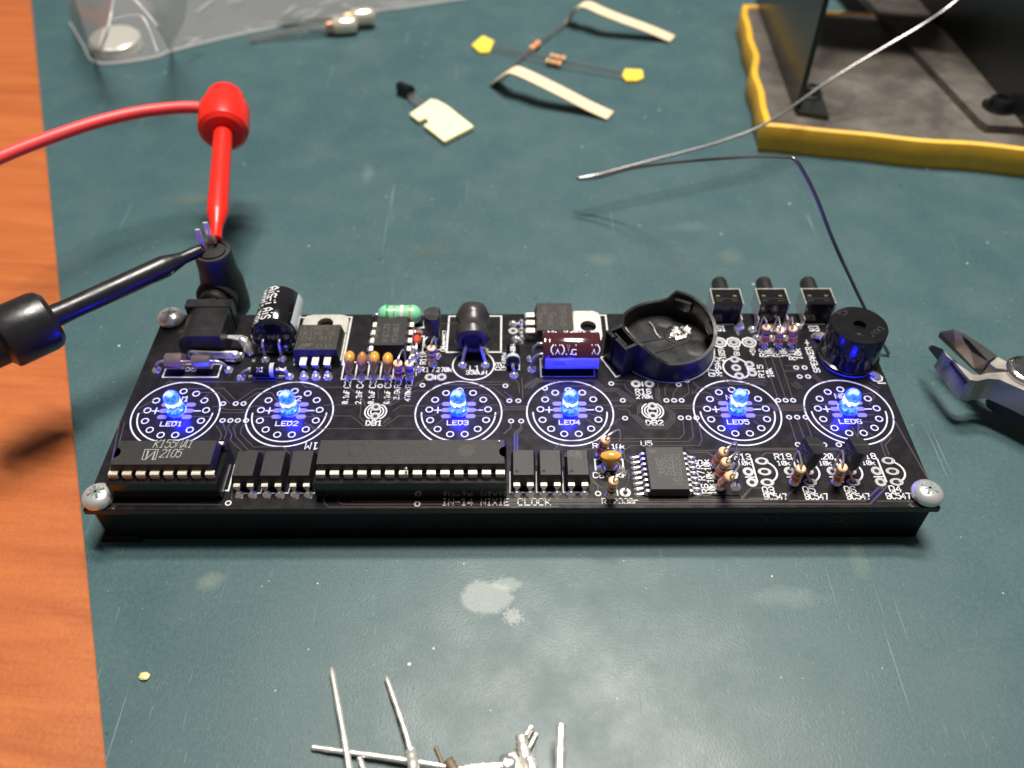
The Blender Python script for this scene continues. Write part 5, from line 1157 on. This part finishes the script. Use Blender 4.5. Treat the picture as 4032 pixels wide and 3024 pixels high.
bm = nb(); prism(bm, [a2.xy, (a2+nn*2).xy, (b+nn*2).xy, b.xy], BZ+2.4, BZ+hgt); bmesh.ops.recalc_face_normals(bm, faces=bm.faces[:]); obj('upright_plate', bm, 'plate_dark', stand, smooth=False)
# axle and reel of solder between the uprights
A0 = DB(1690, 120); ax0 = V((A0.x, A0.y+26, BZ+62)); ax1 = ax0+dirx*78
bm = nb(); cyl(bm, ax0, ax1, 3.0, seg=16); obj('axle', bm, 'steel', stand)
reel = thing('solder_reel', ax0+dirx*36, 'reel of bright solder wire with a yellow flange hanging at the top edge', 'reel')
M = frame(ax0+dirx*12, dirx); bm = nb(); lathe(bm, [(4, 0), (27, 0), (27.5, .6), (27.5, 1.8), (27, 2.4), (4, 2.4)], M, 48); obj('reel_flange', bm, 'spool_yellow', reel)
bm = nb(); lathe(bm, [(4, 46), (27, 46), (27.5, 46.6), (27.5, 47.8), (27, 48.4), (4, 48.4)], M, 48); obj('reel_flange', bm, 'spool_yellow', reel)
bm = nb(); pr_ = [(5, 2.4)]
for k in range(21): pr_ += [(20.4, 2.6+k*2.06), (21.4, 3.6+k*2.06)]
pr_ += [(5, 46)]; lathe(bm, pr_, M, 40, False, False); obj('wound_solder', bm, 'solder', reel)
# solder wire
kp = dep(1715*1.8228, 343*1.8228, 172)
W_ = [Dd(2190, -110, 250), Dd(2065, 2, 256), Dd(1990, 55, 256), Dd(1900, 108, 257), Dd(1790, 175, 256), Dd(1660, 264, 250), Dd(1560, 305, 247), Dd(1460, 333, 244), Dd(1350, 362, 241), Dd(1290, 378, 239), Dd(1248, 386, 238), Dd(1292, 384, 236), Dd(1360, 365, 230), Dd(1440, 353, 220), Dd(1550, 343, 203), Dd(1640, 338, 186), Dd(1690, 340, 176), kp, Dd(1738, 375, 174), Dd(1765, 430, 178), Dd(1800, 520, 186), Dd(1848, 625, 195), Dd(1885, 700, 201), D(1920, 765, MATZ+.6)]
bm = nb(); tube(bm, smoothpath(W_, 6), .41, 8)
obj('solder_wire', bm, 'solder_dull', label='long bent strand of silvery solder wire arching from the reel to behind the buzzer', cat='wire')
# ================================================================== SIDE CUTTERS
def Z6(x, y, z): return at(3500+x/3.318, 1200+y/3.318, z)
cut = thing('side_cutters', D(2160, 850), 'steel side cutters with open worn jaws reaching in from the right edge', 'cutters')
TZ = MATZ+13
def jaw(name, pts, z0, z1, m, bev=.5):
    bm = nb(); P = [Z6(x, y, z1).xy for x, y in pts]
    ar = sum(P[i-1].x*P[i].y-P[i].x*P[i-1].y for i in range(len(P)))
    if ar < 0: P = P[::-1]
    prism(bm, P, z0, z1, 0, bev); bmesh.ops.recalc_face_normals(bm, faces=bm.faces[:]); return obj(name, bm, m, cut, smooth=False)
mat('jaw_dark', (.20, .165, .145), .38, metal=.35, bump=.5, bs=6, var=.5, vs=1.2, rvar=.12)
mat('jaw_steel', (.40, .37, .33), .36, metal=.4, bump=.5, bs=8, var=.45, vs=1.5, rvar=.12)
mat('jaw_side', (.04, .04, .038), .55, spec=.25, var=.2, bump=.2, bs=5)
# upper jaw: broad hollow-ground face sloping to the edge
bm = nb()
def slope(pts, a, b, z0, zd, wmax):
    out = []; ex, ey = b[0]-a[0], b[1]-a[1]; L_ = math.hypot(ex, ey)
    for x, y in pts:
        d = abs((x-a[0])*ey-(y-a[1])*ex)/L_; out.append(Z6(x, y, z0-zd*d/wmax))
    return out
t_ = slope([(670, 355), (850, 322), (1050, 470), (1300, 735), (1240, 832), (1115, 832), (870, 570), (740, 430)], (850, 322), (1300, 735), TZ, 3.6, 200)
lo_ = [V((p.x, p.y, TZ-4.1)) for p in t_]
vt = [bm.verts.new(p) for p in t_]; vl = [bm.verts.new(p) for p in lo_]; n = len(vt)
bm.faces.new(vt); bm.faces.new(vl[::-1])
for k in range(n): bm.faces.new([vt[k], vl[k], vl[(k+1) % n], vt[(k+1) % n]])
bmesh.ops.triangulate(bm, faces=[f for f in bm.faces if len(f.verts) > 4]); bmesh.ops.recalc_face_normals(bm, faces=bm.faces[:]); obj('upper_jaw', bm, 'jaw_dark', cut, smooth=False)
bm = nb()
t_ = [Z6(850, 322, TZ-.5), Z6(1000, 385, TZ-3), Z6(1200, 510, TZ-3), Z6(1410, 660, TZ-1.2), Z6(1300, 738, TZ), Z6(1050, 470, TZ)]
lo_ = [V((p.x, p.y, TZ-4.1)) for p in t_]; vt = [bm.verts.new(p) for p in t_]; vl = [bm.verts.new(p) for p in lo_]; n = len(vt)
bm.faces.new(vt); bm.faces.new(vl[::-1])
for k in range(n): bm.faces.new([vt[k], vl[k], vl[(k+1) % n], vt[(k+1) % n]])
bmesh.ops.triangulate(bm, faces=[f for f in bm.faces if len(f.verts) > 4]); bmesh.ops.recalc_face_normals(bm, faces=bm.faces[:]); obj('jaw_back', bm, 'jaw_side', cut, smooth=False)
jaw('upper_shank', [(1300, 740), (1415, 655), (1600, 755), (1700, 735), (1900, 800), (2300, 1000), (2300, 1200), (1900, 1000), (1500, 860), (1400, 850), (1290, 775)], TZ-6, TZ, 'jaw_steel', .5)
jaw('lower_jaw', [(700, 575), (780, 655), (980, 800), (1105, 885), (1180, 895), (1260, 868), (1390, 858), (1560, 850), (1800, 930), (2400, 1200), (2400, 1460), (1900, 1215), (1765, 1145), (1440, 1000), (1320, 992), (1160, 1022), (1040, 1003), (950, 905), (855, 780)], TZ-6, TZ-.4, 'jaw_steel', .6)
bm = nb()
t_ = slope([(530, 540), (570, 525), (700, 578), (855, 790), (1030, 1005), (940, 1040), (860, 975), (700, 760)], (700, 575), (1030, 1005), TZ-.6, 6, 150)
lo_ = [p+V((0, 0, -.8)) for p in t_]; vt = [bm.verts.new(p) for p in t_]; vl = [bm.verts.new(p) for p in lo_]; n = len(vt)
bm.faces.new(vt); bm.faces.new(vl[::-1])
for k in range(n): bm.faces.new([vt[k], vl[k], vl[(k+1) % n], vt[(k+1) % n]])
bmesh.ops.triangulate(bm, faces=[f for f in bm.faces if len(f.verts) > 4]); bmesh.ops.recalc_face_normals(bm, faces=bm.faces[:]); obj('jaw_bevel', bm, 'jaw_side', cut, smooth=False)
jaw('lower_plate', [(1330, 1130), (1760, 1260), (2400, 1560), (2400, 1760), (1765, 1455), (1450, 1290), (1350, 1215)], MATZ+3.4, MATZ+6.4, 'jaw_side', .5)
p = Z6(1800, 890, TZ); bm = nb(); lathe(bm, [(4.6, TZ-.3), (4.6, TZ+.25), (4.1, TZ+.7), (3.5, TZ+.9), (3.3, TZ+.5), (0, TZ+.6)], Matrix.Translation((p.x+.6, p.y+.4, 0)), 36, False); obj('pivot', bm, 'steel', cut)
# ================================================================== LOOSE PARTS ON THE MAT
def strip(bm, pts, wvec, t=.35):
    """bent paper strip: centre line pts, width vector wvec (list or one)"""
    n = len(pts); rows = []
    for i, p in enumerate(pts):
        w_ = V(wvec[i]) if isinstance(wvec, list) else V(wvec)
        tan = (pts[min(i+1, n-1)]-pts[max(i-1, 0)]).normalized(); nn = tan.cross(w_).normalized()*t/2
        rows.append([bm.verts.new(q) for q in (p-w_/2+nn, p+w_/2+nn, p+w_/2-nn, p-w_/2-nn)])
    for A_, B_ in zip(rows, rows[1:]):
        for k in range(4): bm.faces.new([A_[k], A_[(k+1) % 4], B_[(k+1) % 4], B_[k]])
    bm.faces.new(rows[0][::-1]); bm.faces.new(rows[-1]); bmesh.ops.recalc_face_normals(bm, faces=bm.faces[:])
tr = thing('taped_resistor', D(1155, 98), 'single resistor on a dark lead between two long curled cream paper tapes', 'resistor')
# lower tape
W1 = [D(1066, 178, MATZ+.5), D(1082, 166, MATZ+4), D(1105, 152, MATZ+8.5), D(1125, 156, MATZ+8.5), D(1170, 177, MATZ+7.5), D(1220, 202, MATZ+5), D(1270, 228, MATZ+2.3), D(1318, 250, MATZ+.6)]
d_w = (D(1330, 238)-D(1308, 262)); d_w.z = 0
bm = nb(); strip(bm, smoothpath(W1, 5), d_w.normalized()*5.6); obj('paper_tape', bm, 'paper_tan', tr)
W2 = [D(1224, 52, MATZ+.5), D(1236, 30, MATZ+4), D(1250, 14, MATZ+8), D(1268, 10, MATZ+9), D(1300, 24, MATZ+8.5), D(1340, 40, MATZ+6.5), D(1400, 62, MATZ+3.5), D(1452, 84, MATZ+.6)]
bm = nb(); strip(bm, smoothpath(W2, 5), d_w.normalized()*5.6); obj('paper_tape', bm, 'paper_tan', tr)
L0, L1, RB = D(1066, 205, MATZ+1.2), D(1232, 44, MATZ+1.6), D(1155, 100, MATZ+1.6)
bm = nb(); tube(bm, smoothpath([D(1078, 174, MATZ+2), D(1110, 140, MATZ+1.4), RB, D(1195, 70, MATZ+1.5), L1]), .32, 6); obj('lead', bm, 'dark_metal', tr)
dr_ = (D(1195, 70)-D(1110, 140)).normalized(); bm = nb(); lathe(bm, [(.7, -3.1), (1.25, -2.6), (1.1, -1.2), (1.1, 1.2), (1.25, 2.6), (.7, 3.1)], frame(RB, dr_), 16); obj('resistor_body', bm, 'res_body', tr)
for z_ in (-1.8, -.4, 1.2):
    bm = nb(); lathe(bm, [(1.2, z_), (1.2, z_+.7)], frame(RB, dr_), 16, False, False); obj('colour_band', bm, 'band_orange', tr)
# yellow taped pair
yr = thing('yellow_taped_resistors', D(1200, 130), 'pair of tiny resistors held side by side between two yellow tape ends', 'resistors')
for pts, zt in (([(1018, 97), (1043, 76), (1068, 88), (1058, 112), (1036, 113)], 1.2), ([(1343, 163), (1350, 148), (1388, 150), (1391, 168), (1376, 174), (1352, 174)], 1.2)):
    P = [D(x, y, MATZ+zt).xy for x, y in pts]; P = P[::-1] if sum(P[i-1].x*P[i].y-P[i].x*P[i-1].y for i in range(len(P))) < 0 else P
    bm = nb(); prism(bm, P, MATZ+.1, MATZ+zt, .1, .15); bmesh.ops.recalc_face_normals(bm, faces=bm.faces[:]); obj('yellow_tape', bm, 'tape_yellow', yr, smooth=False)
for (x0, y0), (xm, ym), (x1, y1) in (((1060, 98), (1205, 125), (1348, 156)), ((1058, 105), (1196, 136), (1348, 168))):
    bm = nb(); tube(bm, smoothpath([D(x0, y0, MATZ+1), D(xm, ym, MATZ+1.4), D(x1, y1, MATZ+1)]), .24, 6); obj('lead', bm, 'wire_tin', yr)
    c = D(xm, ym, MATZ+1.4); dr_ = (D(x1, y1)-D(x0, y0)).normalized(); bm = nb(); lathe(bm, [(.6, -3), (1.2, -2.5), (1.0, -1.2), (1.0, 1.2), (1.2, 2.5), (.6, 3)], frame(c, dr_), 14); o = obj('resistor_body', bm, 'res_body', yr)
    for z_, m in ((-1.8, 'band_brown'), (-.3, 'band_gold'), (1.1, 'band_red')):
        bm = nb(); lathe(bm, [(1.15, z_), (1.15, z_+.6)], frame(c, dr_), 14, False, False); obj('colour_band', bm, m, o)
# taped transistor
tt = thing('taped_transistor', D(900, 220), 'small black transistor with its legs stuck to a notched pale tape piece', 'transistor')
bm = nb(); prism(bm, [(-2.3, -1.5), (2.3, -1.5)]+arc(0, 0, 2.6, -32, 212, 14), 0, 5.2, .1, .1, Matrix.Translation(D(862, 191, MATZ+1.9)) @ Matrix.Rotation(math.radians(-38), 4, 'Z') @ Matrix.Rotation(math.pi/2, 4, 'Y')); bmesh.ops.recalc_face_normals(bm, faces=bm.faces[:]); obj('transistor_body', bm, 'plastic_gloss', tt)
for dx in (-6, 0, 6):
    bm = nb(); tube(bm, [D(884+dx*.4, 202-dx, MATZ+1.6), D(903+dx*.4, 220-dx, MATZ+1), D(925+dx*.5, 240-dx, MATZ+.9)], .28, 6); obj('lead', bm, 'wire_tin', tt)
P = [D(x, y, MATZ+1.6).xy for x, y in [(884, 246), (931, 213), (945, 216), (967, 228), (1024, 273), (960, 306), (914, 270), (926, 264), (920, 255), (905, 262)]]
bm = nb(); P = P[::-1] if sum(P[i-1].x*P[i].y-P[i].x*P[i-1].y for i in range(len(P))) < 0 else P
prism(bm, P, MATZ+.6, MATZ+1.6, .0, .1); bmesh.ops.recalc_face_normals(bm, faces=bm.faces[:]); obj('paper_tape', bm, 'paper_pale', tt, smooth=False)
# two glass bulbs by the bag
mat('pearl', (.82, .74, .60), .12, metal=.6, coat=.5)
def bulb(c, ang, lead_end, lab):
    t = thing('neon_bulb', c, lab, 'neon bulb', 'small neon bulbs by the bag'); dr_ = V((math.cos(ang), math.sin(ang), 0)); M = frame(c, dr_); bm = nb()
    lathe(bm, [(1.6, -4.6), (2.9, -4.2), (3.1, -3.4), (3.1, 3.0), (2.6, 4.2), (1.2, 4.9), (0, 5)], M, 24); obj('glass_bulb', bm, 'pearl', t)
    bm = nb(); lathe(bm, [(1.4, -7.0), (2.4, -6.6), (2.6, -4.4)], M, 18); obj('bulb_base', bm, 'copper', t)
    for s in (-1, 1):
        off = V((-dr_.y, dr_.x, 0))*s*.9; bm = nb(); tube(bm, smoothpath([c-dr_*6.8+off, c-dr_*14+off*1.6, V(lead_end)+off*1.5]), .5, 7); obj('lead', bm, 'wire_tin', t)
bulb(D(745, 55, MATZ+3.2), math.radians(10), D(542, 86, MATZ+.6), 'pearly neon bulb lying outside the bag, nearer the camera of the two')
bulb(D(783, 36, MATZ+4.2), math.radians(12), D(598, 50, MATZ+.7), 'pearly neon bulb half under the bag edge, farther of the two')
# button cell and bag
bm = nb(); c = D(250, 92, MATZ+3.0); lathe(bm, [(8, -2.6), (9.2, -2.2), (9.2, 1.6), (8.6, 2.1), (8.2, 2.6), (0, 2.8)], Matrix.Translation(c) @ Matrix.Rotation(.05, 4, 'X'), 40)
obj('button_cell', bm, 'cell_steel', label='shiny round button cell lying inside the open corner of the clear bag', cat='battery')
bag = thing('plastic_bag', D(420, 40), 'crumpled clear plastic bag with an open corner at the top left', 'bag')
def lerp(a, b, t): return a+(b-a)*t
fe = [(205, 134), (260, 134), (330, 124), (372, 110), (460, 88), (560, 66), (660, 44), (760, 32), (860, 18), (960, 4), (1060, -12), (1200, -30)]
def sheet(z_f, z_b, seed, lift):
    bm = nb(); nx, ny = 60, 34; rows = []
    F = smoothpath([D(x, y, MATZ+.4) for x, y in fe], 6); n = len(F)
    for i in range(nx+1):
        f = F[min(int(i/nx*(n-1)), n-1)]; g = D(60+i/nx*1200, -330, MATZ+.4); col_ = []
        for j in range(ny+1):
            t = j/ny; p = f*(1-t)+g*t; env = min(1, t*6)
            z = z_f+env*lift*(1+.5*math.sin(p.x*.09+seed)+.4*math.sin(p.y*.12+p.x*.05+seed*2)+.45*abs(math.sin(p.x*.13+p.y*.17+seed))+.5*abs(math.sin(p.x*.07-p.y*.19+seed*3))**.5+.2*abs(math.sin(p.x*.37+p.y*.21)))
            p.z = MATZ+z; col_.append(bm.verts.new(p))
        rows.append(col_)
    for A_, B_ in zip(rows, rows[1:]):
        for k in range(ny): bm.faces.new([A_[k], B_[k], B_[k+1], A_[k+1]])
    return bm
obj('lower_film', sheet(.25, .3, .5, .12), 'bag_film', bag); obj('upper_film', sheet(.6, 2, 1.7, 4.2), 'bag_film', bag)
# stiff folded corner standing up
def quad_grid(bm, a, b, c, d, n=10, w_=.5, s=0):
    R_ = []
    for i in range(n+1):
        r = []
        for j in range(n+1):
            u_, v_ = i/n, j/n; p = a.lerp(b, u_).lerp(d.lerp(c, u_), v_); p = p+V((math.sin(9*v_+s)*w_, math.sin(7*u_+s)*w_, math.sin(8*u_+5*v_+s)*w_)); r.append(bm.verts.new(p))
        R_.append(r)
    for A_, B_ in zip(R_, R_[1:]):
        for k in range(n): bm.faces.new([A_[k], B_[k], B_[k+1], A_[k+1]])
bm = nb(); quad_grid(bm, D(205, 134, MATZ+.6), D(150, 55, MATZ+1), Dd(150, -40, 262), Dd(255, -40, 258), 12, .5, 1); quad_grid(bm, D(370, 112, MATZ+.6), D(205, 134, MATZ+.6), Dd(250, 40, 262), Dd(330, 30, 264), 8, .3, 2) if False else None
quad_grid(bm, D(372, 110, MATZ+.8), Dd(335, 50, 262), Dd(290, -10, 262), Dd(420, -40, 264), 12, .6, 3); obj('standing_fold', bm, 'bag_film', bag)
bm = nb(); tube(bm, smoothpath([D(152, 50, MATZ+1), D(178, 95, MATZ+.8), D(204, 134, MATZ+.6), D(270, 134, MATZ+.6), D(340, 122, MATZ+.6), D(372, 110, MATZ+.8), D(520, 74, MATZ+.6), D(700, 40, MATZ+.6), D(900, 12, MATZ+.6), D(1060, -12, MATZ+.6)], 5), .55, 8)
tube(bm, smoothpath([D(205, 132, MATZ+1), Dd(228, 80, 262), Dd(240, 30, 262), Dd(250, -30, 262)], 5), .5, 8); tube(bm, smoothpath([D(370, 110, MATZ+1), Dd(345, 65, 262), Dd(310, 20, 262), Dd(270, -20, 262)], 5), .5, 8)
tube(bm, smoothpath([Dd(232, 46, 262), Dd(280, 34, 262), Dd(312, 42, 262), Dd(340, 112, 262)], 5), .35, 8)
obj('bag_seam', bm, 'bag_edge', bag)
random.seed(11); bm = nb()
for k in range(15):
    x = random.uniform(400, 900); y0 = 108-(x-380)*.16; y = random.uniform(-25, y0-10); a = random.uniform(-.5, .9); L_ = random.uniform(25, 80); z = MATZ+5+random.random()*2; pts = []
    for i in range(5):
        t = i/4-.5; pts.append(D(x+L_*t*math.cos(a)+random.uniform(-3, 3), y-L_*t*math.sin(a)*.6+random.uniform(-3, 3), z))
    sp = smoothpath(pts, 4); n = len(sp); tube(bm, sp, [.05+.30*math.sin(math.pi*i/(n-1)) for i in range(n)], 5)
obj('crease_glint', bm, 'bag_edge', bag, kind='stuff')  # pale streaks painted in as highlights along the film's creases
bm = nb(); quad_grid(bm, D(585, 52, MATZ+2), D(625, 46, MATZ+2), D(640, 18, MATZ+7), D(620, 22, MATZ+6), 6, .6, 2); obj('crumpled_fold', bm, 'bag_film', bag)
# cut off leads at the front edge: (points in the picture with height above the mat, radius, where)
OFF = [([(716, 1443, .5), (745, 1600, 2.4), (760, 1700, 3)], .62, 'longest pale wire offcut, upright in the picture, left of the others'),
 ([(834, 1461, .5), (862, 1540, 1.6), (884, 1610, 2.2), (900, 1690, 2.6)], .55, 'slightly kinked pale wire offcut between the two upright outer ones'),
 ([(672, 1614, .5), (745, 1624, 1.0), (860, 1640, 1.4), (1000, 1662, 2.0)], .55, 'grey wire offcut lying flat across the feet of two others'),
 ([(776, 1634, .4), (786, 1665, .8), (800, 1700, 1)], .6, 'short dull wire offcut just right of the long crossing point'),
 ([(888, 1622, 3.0), (893, 1650, 4), (898, 1700, 5)], 1.05, 'thick shiny wire stub at the foot of the kinked offcut'),
 ([(940, 1612, .4), (952, 1640, .4), (966, 1680, .4)], .35, 'thin brown wire sliver left of the bright pile'),
 ([(967, 1641, 4), (980, 1662, 4), (1000, 1700, 4)], 1.0, 'blunt pale wire stub beside the brown sliver'),
 ([(1149, 1569, 1.0), (1126, 1606, 1.6), (1100, 1652, 2.4)], .65, 'bluish wire offcut leaning right in the bright pile'),
 ([(1160, 1583, .6), (1140, 1622, 1.0), (1112, 1672, 1.5)], .4, 'thinnest tapered offcut on the right of the bright pile'),
 ([(1126, 1589, 5), (1128, 1604, 5), (1136, 1640, 5), (1150, 1700, 5)], 1.15, 'stout upright wire stub with a lumpy tip in the bright pile'),
 ([(1104, 1627, 5), (1114, 1655, 5), (1126, 1700, 5)], .95, 'short stub leaning left in the bright pile'),
 ([(1140, 1634, 6), (1148, 1655, 6), (1160, 1700, 6)], 1.1, 'front stub with a frayed end in the bright pile'),
 ([(1212, 1563, 5), (1210, 1620, 5), (1208, 1720, 5)], .95, 'isolated upright thick wire offcut right of the pile'),
 ([(1000, 1663, 6), (1040, 1658, 6), (1085, 1656, 6)], .9, 'pale wire lying level along the bottom edge of the picture')]
mat('offcut_tin', (.86, .83, .76), .38, metal=.75, bump=.8, bs=9, var=.15, vs=6)
mat('sliver', (.16, .12, .07), .5)
for pts, r, lab in OFF:
    P = smoothpath([D(x, y, MATZ+z) for x, y, z in pts], 8); n = len(P)
    rr = [r*.86*(.55 if i == 0 else (1+.09*math.sin(i*1.7))) for i in range(n)]
    bm = nb(); tube(bm, P, rr, 10); obj('wire_offcut', bm, 'sliver' if 'brown' in lab else 'offcut_tin', label=lab, cat='wire offcut', group='cut off wire ends on the mat')
bm = nb(); c = D(1098, 1652, MATZ+5); bmesh.ops.create_icosphere(bm, subdivisions=3, radius=1.6, matrix=Matrix.Translation(c) @ Matrix.Diagonal((1.1, 1.1, .8, 1)))
for v in bm.verts: v.co += V((math.sin(v.co.y*4), math.cos(v.co.x*4), math.sin(v.co.x*3+v.co.z*3)))*.12
obj('solder_blob', bm, 'solder', label='bright rounded solder blob in the middle of the wire pile', cat='solder')
bm = nb(); prism(bm, [D(x, y, MATZ+3).xy for x, y in ((1085, 1662), (1105, 1675), (1138, 1645), (1120, 1640))], MATZ+.5, MATZ+3); bmesh.ops.recalc_face_normals(bm, faces=bm.faces[:]); obj('tape_scrap', bm, 'tape_yellow', smooth=False, label='yellow scrap showing under the pile of wire ends', cat='tape')
# crumbs
def crumb(x, y, r, m, lab, cat):
    c = D(x, y, MATZ+r*.4); bm = nb(); bmesh.ops.create_icosphere(bm, subdivisions=2, radius=r, matrix=Matrix.Translation(c) @ Matrix.Diagonal((1.2, .9, .55, 1)))
    for v in bm.verts: v.co += V((math.sin(v.co.y*7+x), math.cos(v.co.x*8), math.sin(v.co.x*5+v.co.y*4)))*.1*r
    obj('crumb', bm, m, label=lab, cat=cat)
crumb(312, 1461, .85, 'crumb', 'yellowish crumb on the mat near the lower left corner', 'crumb')
